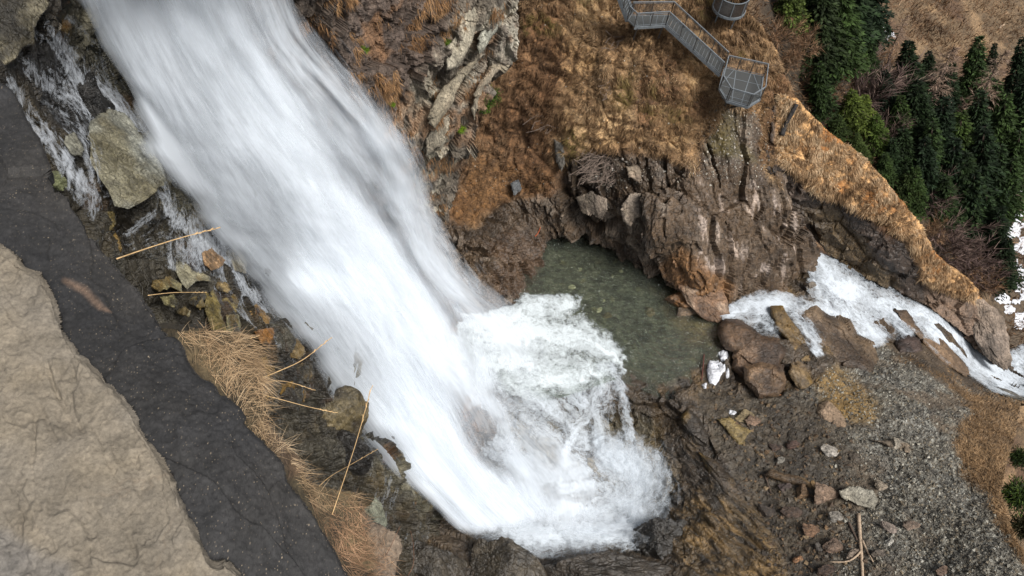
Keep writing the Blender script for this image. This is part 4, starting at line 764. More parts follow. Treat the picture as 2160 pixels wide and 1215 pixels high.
blades('ridge_grass', P - nn * .03, d, rng.uniform(.2, .55, len(P)), rng.uniform(.02, .06, len(P)), col, M_grass, .8, 4)
P, nn, x, y, rng = scatter(valley, 90000, lambda P, a, b: .45 + .7 * fbm(P * .2, 320, 3), 5, [(1560, -80), (2200, -80), (2200, 900), (1700, 400)])
col = grass_cols(P, rng, [lin(70, 54, 42), lin(108, 84, 62), lin(144, 116, 90), lin(176, 150, 122)], .16, 321)
blades('valley_grass', P, nn * .6 + np.array([0, 0, .6]) + rng.normal(0, .4, (len(P), 3)), rng.uniform(.5, 1.4, len(P)), rng.uniform(.06, .14, len(P)), col, M_grass, .7, 6)
GBP = [(1895, 752), (1960, 775), (2090, 835), (2230, 840), (2230, 1300), (2160, 1185), (2112, 1120), (2082, 1045), (2018, 985), (2010, 930), (2045, 880), (1985, 800)]
P, nn, x, y, rng = scatter(floor_, 60000, lambda P, a, b: soft(a, b, GBP, 14, P, 22, .5, 14), 7, GBP)
col = grass_cols(P, rng, [lin(84, 66, 48), lin(132, 106, 76), lin(172, 144, 110)], .6, 331)
blades('bank_grass', P, nn * .7 + rng.normal(0, .5, (len(P), 3)), rng.uniform(.12, .4, len(P)), rng.uniform(.02, .045, len(P)), col, M_grass, .6, 8)
# rib: tufts of grass rooted on its ledges
P, nn, x, y, rng = scatter(gorge, 60000, lambda P, a, b: sstep(.10, .3, fbm(P * .8, 341, 4)) * soft(a, b, [(600, -60), (1060, -60), (1040, 120), (960, 300), (940, 470), (860, 400), (760, 220), (640, 120)], 20), 9, [(590, -60), (1060, -60), (960, 470), (850, 420), (740, 220)])
col = grass_cols(P, rng, [lin(104, 78, 56), lin(146, 112, 78), lin(176, 142, 104)], .7, 342)
blades('cliff_grass', P, nn * .8 + np.array([0, -.1, -.5]) + rng.normal(0, .35, (len(P), 3)), rng.uniform(.15, .45, len(P)), rng.uniform(.015, .035, len(P)), col, M_grass, .9, 10)
# near dry grass: matted, long, straw coloured
def nmask(P, a, b): return np.maximum(soft(a, b, [(370, 680), (510, 700), (550, 780), (556, 870), (600, 950), (560, 960), (480, 860)], 10), np.maximum(soft(a, b, [(600, 960), (660, 1005), (760, 1035), (770, 1090), (790, 1180), (720, 1230), (680, 1100)], 12) * .8, soft(a, b, [(700, 1080), (810, 1120), (840, 1215), (720, 1260)], 12) * .5))
P, nn, x, y, rng = scatter(near, 34000, nmask, 11, NEA_POLY)
red = soft(x, y, [(660, 1060), (860, 1060), (860, 1300), (700, 1300)], 20)
col = grass_cols(P, rng, [lin(128, 104, 78), lin(190, 164, 130), lin(222, 198, 164)], 6, 351)
col = col + (grass_cols(P, rng, [lin(92, 66, 50), lin(140, 106, 82), lin(186, 150, 120)], 6, 352) - col) * (red * .8)[:, None]
fl = np.stack([fbm(P * 5, 354, 2), fbm(P * 5 + 7, 355, 2), fbm(P * 5 + 13, 356, 2)], 1)
d = nn * .55 + fl * 1.5 + ri * .1 + up * .05 + rng.normal(0, .55, (len(P), 3))
blades('dry_grass', P, d, rng.uniform(.02, .09, len(P)), rng.uniform(.0006, .0014, len(P)), col, M_grass, .5, 12, seg=3)
M_straw = flat_mat('straw_stalk', lin(206, 172, 124), .7, 0, 60, .25)
M_stem = flat_mat('brown_stem', lin(112, 76, 56), .8, 0, 60, .25)
def stalk(pts, label, rad=.0022, mat=None, seedhead=True):
    p = [at(a, b, c) for a, b, c in pts]; p = catmull(np.asarray(p), 14); base = p[0]
    root = empty('grass_stalk', tuple(base)); tag(root, label, 'grass stalk', 'long dry stalks over the ledge')
    MB().tube(p - base, np.linspace(rad * .55, rad * .3, 14), 5).build('stem', mat or M_straw, root, True)
    if seedhead:
        m = MB(); e = p[-1] - base; q = p[-4] - base
        for i in range(9):
            f = i / 8; c = q + (e - q) * f; s = rad * .7; m.bar(c, c + (e - q) * .12 + np.array([math.cos(i * 2.4), math.sin(i * 2.4), .3]) * s * 1.6, s * .8)
        m.build('seed_head', mat or M_straw, root)
stalk([(246, 546, 1.7), (310, 524, 1.8), (380, 502, 1.9), (456, 482, 2.0)], 'long straw stalk reaching from the dark slab across the dark wet hollow', .003)
stalk([(312, 623, 1.8), (370, 617, 1.9), (432, 617, 2.0)], 'short thin straw stalk lying level in front of the blocky wet rocks', .0018)
stalk([(530, 806, 2.3), (590, 782, 2.4), (640, 758, 2.5), (694, 716, 2.5)], 'curved straw stalk rising to the white spray above the mossy rocks', .003)
stalk([(536, 828, 2.3), (590, 842, 2.4), (650, 858, 2.5), (706, 870, 2.55)], 'straw stalk slanting down to the right across the golden wet rock', .0024)
stalk([(545, 812, 2.3), (575, 804, 2.35), (610, 806, 2.4), (660, 822, 2.45)], 'thin straw stalk bowed over the middle of the dry grass edge', .0018)
stalk([(688, 1122, 2.6), (716, 1040, 2.6), (752, 930, 2.5), (782, 822, 2.45)], 'tallest straw stalk, standing upright in front of the foot of the fall', .003)
stalk([(640, 1060, 2.6), (690, 1010, 2.6), (740, 980, 2.55), (792, 950, 2.5)], 'bent straw stalk leaning right below the golden wet rock', .0018)
stalk([(480, 740, 2.2), (484, 700, 2.2), (470, 730, 2.25), (540, 710, 2.3)], 'folded straw stalk on top of the dry grass cushion', .0022)
stalk([(790, 1205, 2.8), (815, 1170, 2.75), (830, 1140, 2.7), (844, 1110, 2.7)], 'short reddish brown stem at the corner of the near ledge', .002, M_stem, False)
stalk([(860, 1215, 2.8), (872, 1190, 2.8), (872, 1150, 2.78), (866, 1120, 2.75)], 'thin brown twig curving up past the outermost corner of the near ledge', .0016, M_stem, False)

# ------------------------------------------------------------------ rocks
def ico(sub):
    import bmesh
    b = bmesh.new(); bmesh.ops.create_icosphere(b, subdivisions=sub, radius=1); V = np.array([v.co[:] for v in b.verts]); Fc = np.array([[v.index for v in f.verts] for f in b.faces]); b.free(); return V, Fc
ICO = {k: ico(k) for k in (3, 4, 5, 6)}
def rock_mesh(seed, sub=4, planes=13, sharp=45.0, rough=.05):
    rng = np.random.default_rng(seed); V, Fc = ICO[sub]; n = rng.normal(size=(planes, 3)); n /= np.linalg.norm(n, axis=1, keepdims=True); dd = rng.uniform(.5, .98, planes)
    c = np.maximum(V @ n.T, 1e-3); r = dd / c; r = np.minimum(r, 3); r = -np.log(np.exp(-sharp * r).sum(1) + math.exp(-sharp * 1.12)) / sharp
    P = V * r[:, None]; h, ck, rn = cells(P * 2.2 + seed, seed, .8)
    h2, ck2, rn2 = cells(P * np.array([6., 6, 2.6]) + seed, seed + 9, .8)
    P = P + V * (rough * (1.7 * h + .9 * h2 + 1.0 * fbm(P * 3.1, seed + 2, 4) - 1.6 * (1 - sstep(0, .14, ck)) * rn - .7 * (1 - sstep(0, .14, ck2))))[:, None]; return P, Fc
def rock(px, py, w, h, ang, pat, label, base, wet=.4, mat=None, name='boulder', cat='boulder', group=None, thick=.75, sink=.25, seed=0, sub=4, dd=None, rough=.05, planes=13, tones=None):
    P0, n0 = pat.look(px, py); D = float(P0 @ fw) if dd is None else dd; c0 = at(px, py, D); k = D / F
    a = math.radians(ang); X = math.cos(a) * ri + math.sin(a) * up; Y = -math.sin(a) * ri + math.cos(a) * up; Z = -ray(px, py); Z /= np.linalg.norm(Z)
    V, Fc = rock_mesh(seed, sub, planes, rough=rough); rx, ry = w * k * .56, h * k * .56; rz = thick * min(rx, ry)
    Q = V[:, :1] * X * rx + V[:, 1:2] * Y * ry + V[:, 2:] * Z * rz; ctr = c0 + Z * rz * (.5 - sink)
    R = np.array([1 / max(rx, .05)])
    pn = Q / max(rx, ry)
    f = np.clip(.92 + .5 * fbm(pn * 2.2 + seed, 500 + seed, 4) + .4 * fbm(pn * 7 + seed, 510 + seed, 3), .35, 1.8)
    col = np.zeros((len(Q), 4)); bb = np.asarray(base); bb = (bb + (bb.mean() - bb) * .28) * .92; col[:, :3] = bb * f[:, None]; col[:, 3] = wet
    for (tc, lo, hi, am, fs) in (tones or ()): col = lay(col, sstep(lo, hi, fbm(pn * fs + seed * 3.1, 530 + seed, 4)) * am, tc)
    o = mesh_obj(name, Q, Fc, mat or M_rock, None, False, col); o.location = Vector(ctr); tag(o, label, cat, group); return o
BR, BR2, DKB, GRY, LG, GOLD = lin(90, 74, 60), lin(120, 94, 74), lin(60, 46, 38), lin(122, 118, 108), lin(164, 156, 148), lin(104, 82, 42)
OCH = (lin(108, 82, 38), .05, .35, .7, 1.6); DRKT = (lin(38, 33, 28), .1, .35, .8, 1.4); PALE = (lin(168, 156, 144), .15, .4, .6, 2.0); RUST = (lin(132, 76, 30), .12, .35, .7, 1.5)
# blocks of the wet ledge on the left
g_ = 'wet blocks on the ledge beside the fall'
rock(108, 52, 36, 34, 0, gorge, 'small pale rock at the top left edge of the fall', lin(136, 124, 104), .5, M_ledge, seed=8, group=g_)
rock(122, 385, 46, 36, -40, gorge, 'lichen green stone against the dark slab', lin(100, 104, 62), .5, M_ledge, seed=12, group=g_)
def block(poly, label, col, tones=(), front=.7, seed=0, tilt=.25, thick=(.12, .35, .8, 1.6), grain=(.3, -.5, -.8), surf=None, wet=.85, rise=0.0, name='ledge_block', cat='rock block', group='wet blocks on the ledge beside the fall', mat=None, rnd=(.12, 3.5), crisp=True, rough=1.0, step=1.5, lobes=.9):
    """an angular block of bedrock: flat tilted face, sharp arrises, solid behind"""
    p = np.asarray(poly, float); c = p.mean(0); rng = np.random.default_rng(900 + seed); q = c + (p - c) * 1.4; gx_, gy_ = rng.normal(0, tilt, 2); r = np.abs(p - c).max()
    su = surf or GOR; D0 = float(su.D(*c)); lo = [(x, y, .5 * float(su.D(x, y)) + .5 * D0 - front + gx_ * (x - c[0]) / r + (gy_ - rise) * (y - c[1]) / r) for x, y in q]; S_ = Surf(lo + [(c[0], c[1], D0 - front)])
    R = frame_of(grain); k = D0 / F
    def dsp(P, px, py):
        Q = (P @ R.T) * np.array([1, 1, .4]); h, ck, rn = cells(Q / (r * k * lobes), 910 + seed, .8); return rough * r * k * (.10 * h + .05 * fbm(Q / (r * k) * 3, 911 + seed, 4)) + .02 * fbm(P * 9, 912, 3)
    def cl(P, px, py, h):
        o = shade(P, np.asarray(col), 0, 913 + seed, 0, wet, .7, 1.6 / (r * k)); 
        for (tc, l0, h0, am, fs) in tones: o = lay(o, sstep(l0, h0, fbm(P * fs / (r * k) * .7 + seed, 914 + seed, 4)) * am, tc)
        return o
    t = patch(name, poly, S_, step, dsp, cl, mat or M_ledge, 2.0, thick, 40 + seed, None, lambda sd: rnd[0] * np.clip(1 - sd / rnd[1], 0, 1) ** 2, crisp); tag(t.o, label, cat, group); return t
DARKW = (lin(30, 27, 23), .08, .3, .85, 1.0); OCHW = (lin(92, 72, 34), .0, .3, .75, 1.1); RUSTW = (lin(122, 76, 36), .1, .35, .7, 1.0)
block([(198, 262), (236, 230), (262, 240), (300, 290), (340, 350), (345, 374), (338, 404), (322, 416), (276, 446), (242, 440), (224, 398), (206, 372), (186, 336), (190, 296)], 'largest grey slab beside the waterfall, flat topped and wet', lin(124, 123, 114), [(lin(96, 86, 56), .15, .4, .6, 1.2)], 1.0, 1, .1, (.2, .5, 1.2, 2.2), rise=.3)
block([(138, 284), (158, 276), (178, 312), (172, 330), (150, 326), (132, 300)], 'smaller grey slab left of the largest wet slab', lin(116, 114, 104), [OCHW], .7, 2)
block([(-30, -30), (98, -30), (112, 10), (96, 34), (76, 60), (72, 88), (44, 100), (38, 124), (4, 152), (-30, 150)], 'streaked grey brown rock in the top left corner', lin(96, 90, 76), [OCHW, DARKW], .8, 3)
block([(197, 448), (240, 446), (246, 474), (228, 492), (202, 480)], 'mossy olive block under the largest wet slab', lin(92, 80, 44), [DARKW], .8, 4)
block([(212, 494), (240, 474), (254, 502), (262, 526), (244, 540), (222, 520)], 'tall ochre pillar of rock by the dark hollow', lin(100, 80, 42), [DARKW], .8, 5)
for i, (z, lb, cc, tn) in enumerate([
 ([(1110, 440), (1180, 455), (1335, 540), (1330, 570), (1250, 570), (1190, 625), (1150, 590), (1100, 500)], 'grey wet block, the highest of the fractured row above the dry grass', lin(118, 113, 96), [OCHW]),
 ([(965, 555), (1080, 530), (1160, 580), (1160, 640), (1080, 600), (1020, 640), (960, 600)], 'small angular block left in the fractured row', lin(110, 102, 74), [OCHW]),
 ([(1190, 680), (1270, 650), (1305, 720), (1270, 745), (1190, 715)], 'cubic golden block in the middle of the fractured row', lin(116, 100, 62), [DARKW]),
 ([(1115, 745), (1170, 715), (1215, 760), (1190, 795), (1120, 775)], 'small grey block just above the dry grass', lin(116, 112, 94), [OCHW]),
 ([(1290, 600), (1340, 580), (1400, 720), (1430, 870), (1400, 905), (1340, 870), (1310, 740)], 'long upright olive block in the fractured row', lin(98, 86, 50), [DARKW]),
 ([(1355, 555), (1440, 570), (1480, 610), (1440, 645), (1375, 620)], 'brown block with a dark hollow below it', lin(104, 88, 60), [DARKW]),
 ([(1400, 680), (1490, 640), (1520, 700), (1490, 765), (1420, 760)], 'square olive brown block at the end of the fractured row', lin(106, 92, 58), [OCHW]),
 ([(1430, 775), (1510, 770), (1535, 850), (1500, 905), (1440, 880)], 'broad grey green block touching the dry grass', lin(106, 100, 76), [OCHW]),
 ([(1280, 380), (1340, 350), (1440, 430), (1400, 480), (1340, 505), (1290, 460)], 'orange stained block washed by the edge of the fall', lin(122, 98, 74), [RUSTW]),
 ([(1420, 380), (1500, 340), (1570, 440), (1555, 520), (1480, 500)], 'pale grey block half hidden in the spray', lin(128, 122, 110), []),
 ([(1555, 770), (1620, 700), (1715, 800), (1700, 835), (1590, 865)], 'rust streaked block at the left edge of the spray', lin(116, 92, 58), [RUSTW, DARKW]),
 ([(1600, 880), (1735, 850), (1740, 900), (1695, 1010), (1650, 960)], 'rust brown upright block right of the dry grass', lin(104, 72, 38), [DARKW]),
 ([(1785, 965), (1880, 925), (1945, 1010), (1905, 1065), (1830, 1045)], 'brown grey block beside the curved stalk', lin(110, 94, 68), [OCHW]),
 ([(1480, 1005), (1590, 985), (1625, 1050), (1590, 1135), (1520, 1085)], 'grey stone at the right rim of the dry grass', lin(116, 112, 92), [OCHW]),
 ([(1610, 1060), (1690, 1030), (1740, 1120), (1700, 1190), (1640, 1150)], 'dark ochre block below the curved stalk', lin(80, 64, 34), [DARKW]),
 ([(1850, 1100), (1930, 1080), (1990, 1150), (1950, 1215), (1880, 1190)], 'wet black block touching the spray', lin(58, 52, 42), [OCHW]),
 ([(1760, 1215), (1850, 1195), (1940, 1260), (1925, 1330), (1830, 1340), (1770, 1290)], 'golden brown block above the golden slope', lin(100, 78, 40), [DARKW]),
 ([(1010, 660), (1100, 640), (1140, 700), (1100, 735), (1030, 715)], 'grey olive block beside the level stalk', lin(100, 94, 66), [DARKW]),
 ([(1320, 890), (1410, 900), (1440, 935), (1380, 960), (1310, 930)], 'flat block under the long upright olive block', lin(96, 84, 52), [DARKW]),
 ([(1570, 1230), (1660, 1215), (1700, 1290), (1680, 1380), (1600, 1350)], 'dark brown block below the thin bowed stalk', lin(66, 52, 32), [OCHW])]):
    block([(x / 3, 405 + y / 3) for x, y in z], lb, np.asarray(cc) * 1.25, tn, .85 + .2 * (i % 3), 10 + i)
rock(705, 900, 170, 150, 30, gorge, 'large golden streaked wet rock left of the foot of the fall', lin(98, 84, 52), .9, M_ledge, seed=41, thick=.55, sub=5, group=g_, planes=10, rough=.03, tones=[DRKT])
rock(785, 1085, 60, 110, 35, gorge, 'greenish grey slab standing behind the dead grass', lin(112, 114, 96), .4, M_ledge, seed=42, thick=.5, group=g_, planes=9)
rock(740, 960, 80, 90, 20, gorge, 'black wet rock in the cleft below the golden rock', lin(34, 30, 26), .9, M_ledge, seed=43, group=g_)
rock(905, 1195, 210, 130, -30, gorge, 'dark water polished hump at the bottom left of the splash', lin(64, 56, 46), .9, M_rock, seed=44, sub=5, thick=.7, rough=.03, planes=10)
rock(1060, 1205, 190, 110, -35, floor_, 'dark rounded hump that splits the water at the bottom edge', lin(72, 62, 48), .9, M_rock, seed=45, sub=5, thick=.7, rough=.03, planes=10)
rock(1265, 1215, 260, 120, 4, floor_, 'broad dark wet hump along the bottom edge', lin(58, 50, 42), .9, M_rock, seed=46, sub=5, thick=.6, rough=.04, planes=10)
rock(1395, 1140, 120, 110, -20, floor_, 'black wet boulder at the right end of the splash', lin(44, 39, 34), .9, M_rock, seed=47, sub=5, rough=.04)
# in and around the pool and the stream
rock(1436, 632, 70, 46, 0, floor_, 'orange brown boulder standing in the pool', lin(132, 92, 50), .7, M_rock, seed=51, dd=Dz(1436, 632, -51.8), tones=[(lin(112, 74, 34), 0, .3, .7, 1.2)])
rock(1450, 655, 60, 26, 20, floor_, 'low flat stone leaning on the orange pool boulder', lin(112, 88, 62), .6, seed=52, dd=Dz(1450, 655, -52))
rock(1466, 612, 26, 44, 10, floor_, 'narrow pinkish stone wedged beside the orange pool boulder', lin(150, 118, 96), .4, seed=53, dd=Dz(1466, 612, -51.6))
rock(1712, 624, 36, 56, 25, floor_, 'grey brown rock at the head of the rapids', lin(104, 92, 80), .7, seed=64)
rock(1722, 566, 36, 30, 0, floor_, 'small wet rock splitting the top of the rapids', lin(90, 82, 70), .8, seed=65)
rock(2085, 690, 60, 150, 25, ridge, 'pale brown rock spur above the stream bend', lin(128, 108, 92), .3, seed=66, sub=5, planes=10)
rock(2120, 830, 90, 26, -22, floor_, 'dark grey rock on the near side of the stream bend', lin(82, 78, 72), .4, seed=67)
rock(1484, 622, 62, 112, 40, hill, 'orange brown buttress dipping into the pool outlet', lin(122, 86, 54), .5, seed=68, sub=5, planes=10, rough=.04, dd=Dz(1484, 630, -51.2), tones=[(lin(160, 138, 120), .05, .3, .6, 1.5)])
def bank(z, label, col, tones, seed, front=.6, rnd=(.7, 16), group='boulders along the pool and the stream', **kw):
    return block([(1434 + x * .5836, 506 + y * .5836) for x, y in z], label, np.asarray(col), tones, front, 60 + seed, kw.pop('tilt', .2), (.25, .7, 1.5), (.6, -.6, -.5), FLO, kw.pop('wet', .7), kw.pop('rise', .25), 'boulder', 'boulder', group, M_rock, rnd, kw.pop('crisp', True), kw.pop('rough', .8), 1.8, kw.pop('lobes', .8))
DK2 = (lin(46, 36, 30), .05, .3, .7, 1.0); PL2 = (lin(138, 114, 94), .15, .4, .5, 1.2); YL2 = (lin(112, 88, 44), .05, .35, .7, 1.0)
bank([(140, 310), (165, 284), (205, 284), (240, 306), (300, 340), (360, 348), (392, 400), (372, 450), (388, 520), (360, 562), (280, 575), (225, 505), (180, 465), (200, 405), (152, 385), (135, 345)], 'rounded dark brown boulder at the outlet of the pool, touching the snow lump', lin(94, 74, 58), [DK2, PL2], 1, .9)
bank([(325, 240), (370, 238), (410, 300), (470, 380), (482, 440), (470, 485), (420, 440), (380, 360), (340, 320)], 'yellowish ridge of rock dividing the two small chutes', lin(102, 82, 52), [DK2, YL2], 2, .8, (.5, 10))
bank([(415, 258), (495, 230), (530, 262), (610, 288), (640, 340), (700, 370), (722, 430), (700, 505), (640, 475), (560, 455), (500, 405), (470, 325)], 'largest brown boulder between the rapids and the grey scree', lin(92, 76, 60), [DK2, PL2], 3, 1.1, (.8, 18))
bank([(670, 295), (740, 268), (785, 320), (772, 372), (710, 362), (680, 325)], 'dark wet boulder in the middle of the rapids', lin(74, 60, 46), [DK2], 4, 1.0, (.5, 10))
bank([(762, 240), (830, 238), (880, 300), (960, 360), (1040, 440), (1068, 492), (1030, 494), (960, 455), (900, 405), (850, 352), (790, 300)], 'long brown rock rib beside the lower rapids', lin(104, 84, 66), [DK2, PL2], 5, 1.1, (.6, 12))
bank([(772, 370), (800, 340), (830, 330), (868, 356), (882, 402), (850, 418), (790, 410)], 'round black boulder at the top of the grey scree', lin(56, 45, 41), [], 6, .9, (.7, 16), rough=.4)
bank([(480, 620), (500, 590), (535, 578), (580, 620), (622, 675), (612, 712), (560, 695), (510, 672)], 'smooth pale brown hump below the yellow stained slope', lin(120, 102, 84), [PL2], 7, .35, (.6, 18), rough=.35, wet=.2)
bank([(574, 908), (610, 888), (665, 894), (702, 902), (722, 940), (706, 978), (640, 962), (585, 932)], 'big grey block with a bright top edge beside the driftwood', lin(126, 122, 114), [], 8, .5, (.12, 4), wet=.1, rough=.7)
bank([(300, 850), (330, 835), (420, 850), (480, 870), (540, 930), (550, 970), (500, 960), (460, 900)], 'ochre washed slab between the big grey block and the streaked bedrock', lin(108, 86, 58), [DK2], 9, .2, (.3, 10), wet=.6)
bank([(130, 645), (180, 640), (260, 690), (240, 720), (250, 755), (210, 740), (170, 690)], 'mustard coloured slab beside the thin side stream', lin(112, 96, 62), [DK2], 10, .35, (.25, 8))
bank([(690, 720), (760, 715), (830, 740), (880, 775), (820, 775), (760, 755)], 'sand streaked outcrop poking out of the grey scree', lin(104, 92, 80), [PL2], 11, .35, (.3, 8), wet=.1)
bank([(0, 640), (30, 600), (70, 640), (110, 720), (100, 760), (50, 740)], 'black wet ledge between the cascade and the thin side stream', lin(48, 41, 34), [OCHW], 12, .5, (.4, 10))
bank([(60, 760), (130, 790), (200, 860), (230, 930), (170, 930), (100, 850)], 'dark streaked bedrock shelf below the thin side stream', lin(62, 52, 42), [OCHW], 13, .45, (.5, 14))
bank([(230, 455), (290, 440), (372, 452), (388, 520), (360, 566), (280, 578), (235, 520)], 'lower bulge of brown rock right of the snow lump', lin(100, 80, 62), [DK2], 14, 1.5, (.6, 14))
bank([(400, 440), (470, 480), (500, 540), (480, 580), (430, 540), (390, 480)], 'tan wet slope of rock left of the yellow stained slope', lin(102, 84, 60), [YL2], 15, .4, (.4, 12))
g3 = 'pale plates of the layered rib'
def plate(z, label, col, tones, seed, surf, front, mat=None, grain=(-.55, .12, -.85), nm='rock_plate', grp=g3, wet=.1, tilt=.3): return block([(886 + x * .521, y * .521) for x, y in z], label, col, tones, front, 90 + seed, tilt, (.2, .6, 1.5, 3.0), grain, surf, wet, 0, nm, 'rock plate', grp, mat or M_strata, (.25, 6), True, 1.0, 1.6, .5)
GL = (lin(112, 100, 86), .1, .35, .6, 1.4); OR2 = (lin(150, 110, 76), .22, .45, .5, 1.0)
plate([(100, 215), (150, 110), (180, 50), (238, 15), (240, 90), (205, 180), (150, 270), (108, 285)], 'broad pale slab face high on the layered rib', lin(158, 150, 136), [GL, OR2], 1, GOR, .6)
plate([(250, 130), (300, 40), (345, 20), (330, 110), (280, 180), (240, 220), (225, 190)], 'grey ridged plate at the top right of the layered rib', lin(146, 144, 134), [GL], 2, GOR, .6)
plate([(300, 240), (350, 150), (378, 90), (352, 262), (302, 312), (262, 345), (236, 420), (218, 500), (206, 440), (240, 340)], 'pale edge plate hanging above the green juniper', lin(166, 156, 140), [GL, OR2], 3, GOR, .7)
plate([(60, 420), (120, 330), (200, 250), (240, 240), (180, 330), (120, 430), (60, 520), (30, 500)], 'long slanting strip of pale strata below the broad slab face', lin(144, 134, 118), [GL], 4, GOR, .6)
plate([(20, 560), (90, 470), (140, 440), (130, 520), (80, 600), (20, 640)], 'low grey strip of strata near the spray', lin(128, 120, 108), [GL], 5, GOR, .5)
g4 = 'pale blocks in the cliff above the pool'
plate([(815, 830), (850, 780), (900, 776), (892, 870), (852, 918), (822, 890)], 'pale grey pentagonal block in the cliff above the pool', lin(124, 112, 102), [GL], 6, HIL, .6, M_rock, CLF, 'rock_plate', g4)
plate([(630, 800), (690, 770), (760, 800), (762, 850), (740, 895), (660, 860)], 'grey cracked block below the tangle of dead branches', lin(112, 100, 90), [GL, DK2], 7, HIL, .6, M_rock, CLF, 'rock_plate', g4)
plate([(830, 670), (880, 668), (905, 700), (890, 745), (846, 722)], 'small brownish grey block under the pale stone on the slope', lin(112, 98, 86), [GL], 8, HIL, .6, M_rock, CLF, 'rock_plate', g4)
plate([(900, 830), (960, 800), (1010, 860), (1000, 960), (950, 970), (905, 910)], 'white streaked block right of the pentagonal block', lin(104, 88, 74), [PL2, GL], 9, HIL, .6, M_rock, CLF, 'rock_plate', g4, .3)
plate([(540, 560), (580, 590), (592, 660), (570, 700), (545, 660)], 'narrow dark block in the black gap of the slope', lin(74, 70, 66), [], 10, HIL, .6, M_rock, CLF, 'rock_plate', g4, .3)
plate([(360, 740), (400, 725), (412, 770), (380, 800)], 'blue grey block in the rusty lower slope', lin(92, 94, 98), [], 11, HIL, .7, M_rock, CLF, 'rock_plate', g4, .2)
# loose blocks on the gravel fan
g2 = 'loose blocks on the gravel fan'
for i, (a, b, w, h, an, lb, c) in enumerate([(1752, 952, 36, 22, -35, 'pale wedge shaped block alone on the brown gravel', lin(156, 146, 138)), (1585, 886, 34, 32, 0, 'round brown stone near the small snow scraps', lin(112, 84, 62)), (1572, 880, 56, 26, -20, 'flat mustard coloured stone left of the round brown stone', lin(128, 108, 68)), (1634, 944, 30, 18, 0, 'dark brown stone, left one of a pair on the wet gravel', lin(70, 50, 38)), (1674, 940, 24, 18, 10, 'reddish dark stone, right one of a pair on the wet gravel', lin(84, 56, 44)), (1644, 972, 24, 16, 0, 'small grey stone below the pair of dark stones', lin(112, 106, 98)), (1694, 1040, 34, 30, -30, 'ochre block at the left of the big grey block', lin(120, 88, 52)), (1735, 1045, 60, 50, -40, 'pinkish brown rounded slab left of the big grey block', lin(128, 100, 78)), (1655, 1028, 26, 20, 0, 'dark purple stone at the edge of the streaked bedrock', lin(74, 58, 54)), (1765, 1090, 30, 26, 0, 'grey square stone just left of the driftwood top', lin(126, 118, 110)), (1710, 1120, 46, 30, -30, 'orange brown block among the rubble at the lower left', lin(118, 82, 50)), (1760, 1150, 40, 34, 10, 'brown stone just left of the driftwood pole', lin(104, 80, 62)), (1730, 1160, 18, 34, 10, 'upright dark stone left of the driftwood pole', lin(82, 74, 68)), (1800, 1168, 36, 26, 30, 'pale brown stone against the driftwood pole', lin(138, 118, 102)), (1880, 1118, 54, 20, -30, 'long pinkish slab right of the driftwood', lin(136, 118, 108)), (1920, 1110, 46, 22, -10, 'brown flat stone at the edge of the grey scree', lin(118, 96, 80)), (1878, 1142, 18, 18, 0, 'small pale grey stone below the long pinkish slab', lin(166, 160, 152)), (1856, 1170, 30, 24, 0, 'grey brown block in the rubble right of the driftwood', lin(112, 98, 86)), (1750, 1205, 44, 26, 10, 'dark brown block at the bottom edge left of the driftwood', lin(78, 56, 42)), (1685, 1180, 22, 16, 0, 'orange stone at the bottom edge of the rubble', lin(150, 100, 52)), (1890, 938, 34, 30, 0, 'pale blocky outcrop on the grey scree', lin(146, 134, 118)), (1963, 985, 16, 14, 0, 'small grey stone on the upper scree', lin(150, 146, 140)), (1860, 1025, 26, 22, 0, 'square stone behind the big grey block', lin(150, 132, 112)), (1990, 1205, 26, 20, 0, 'brown stone at the bottom edge of the scree', lin(120, 90, 70)), (1620, 1080, 40, 26, -40, 'dark wet stone along the streaked bedrock', lin(58, 46, 36)), (1670, 1080, 50, 26, -30, 'dark brown slab in the wet rubble', lin(70, 50, 36))]):
    rock(a, b, w, h, an, floor_, lb, c, .3, None, 'loose_stone', 'stone', g2, .3 if h > 60 else .8, .15, 80 + i, 4, planes=40 if h > 60 else 13, rough=.03 if h > 60 else .05)
# small rubble nobody could count
def rubble(name, pat, n, mask, seed, smin, smax, tones, poly, mat):
    P, nn, x, y, rng = scatter(pat, n, mask, seed, poly); 
    base = np.array([[1, 0, 0], [-1, 0, 0], [0, 1, 0], [0, -1, 0], [0, 0, 1], [0, 0, -1]], float); tri = np.array([[0, 2, 4], [2, 1, 4], [1, 3, 4], [3, 0, 4], [2, 0, 5], [1, 2, 5], [3, 1, 5], [0, 3, 5]])
    m = len(P); s = smin * (smax / smin) ** (rng.random(m) ** 2.2); q = rng.normal(size=(m, 3, 3)); q, _ = np.linalg.qr(q)
    sc = rng.uniform(.5, 1.1, (m, 6, 1)) * base * (s[:, None, None] * rng.uniform(.5, 1.2, (m, 1, 3))); V = np.einsum('mij,mkj->mki', q, sc) + P[:, None]
    t = np.asarray(tones); col = t[rng.integers(0, len(t), m)] * rng.uniform(.7, 1.3, (m, 1)); col = np.repeat(np.concatenate([col, np.full((m, 1), .2)], 1), 6, 0)
    o = mesh_obj(name, V.reshape(-1, 3), (np.arange(m)[:, None, None] * 6 + tri).reshape(-1, 3), mat, None, False, col); o['kind'] = 'stuff'; return o
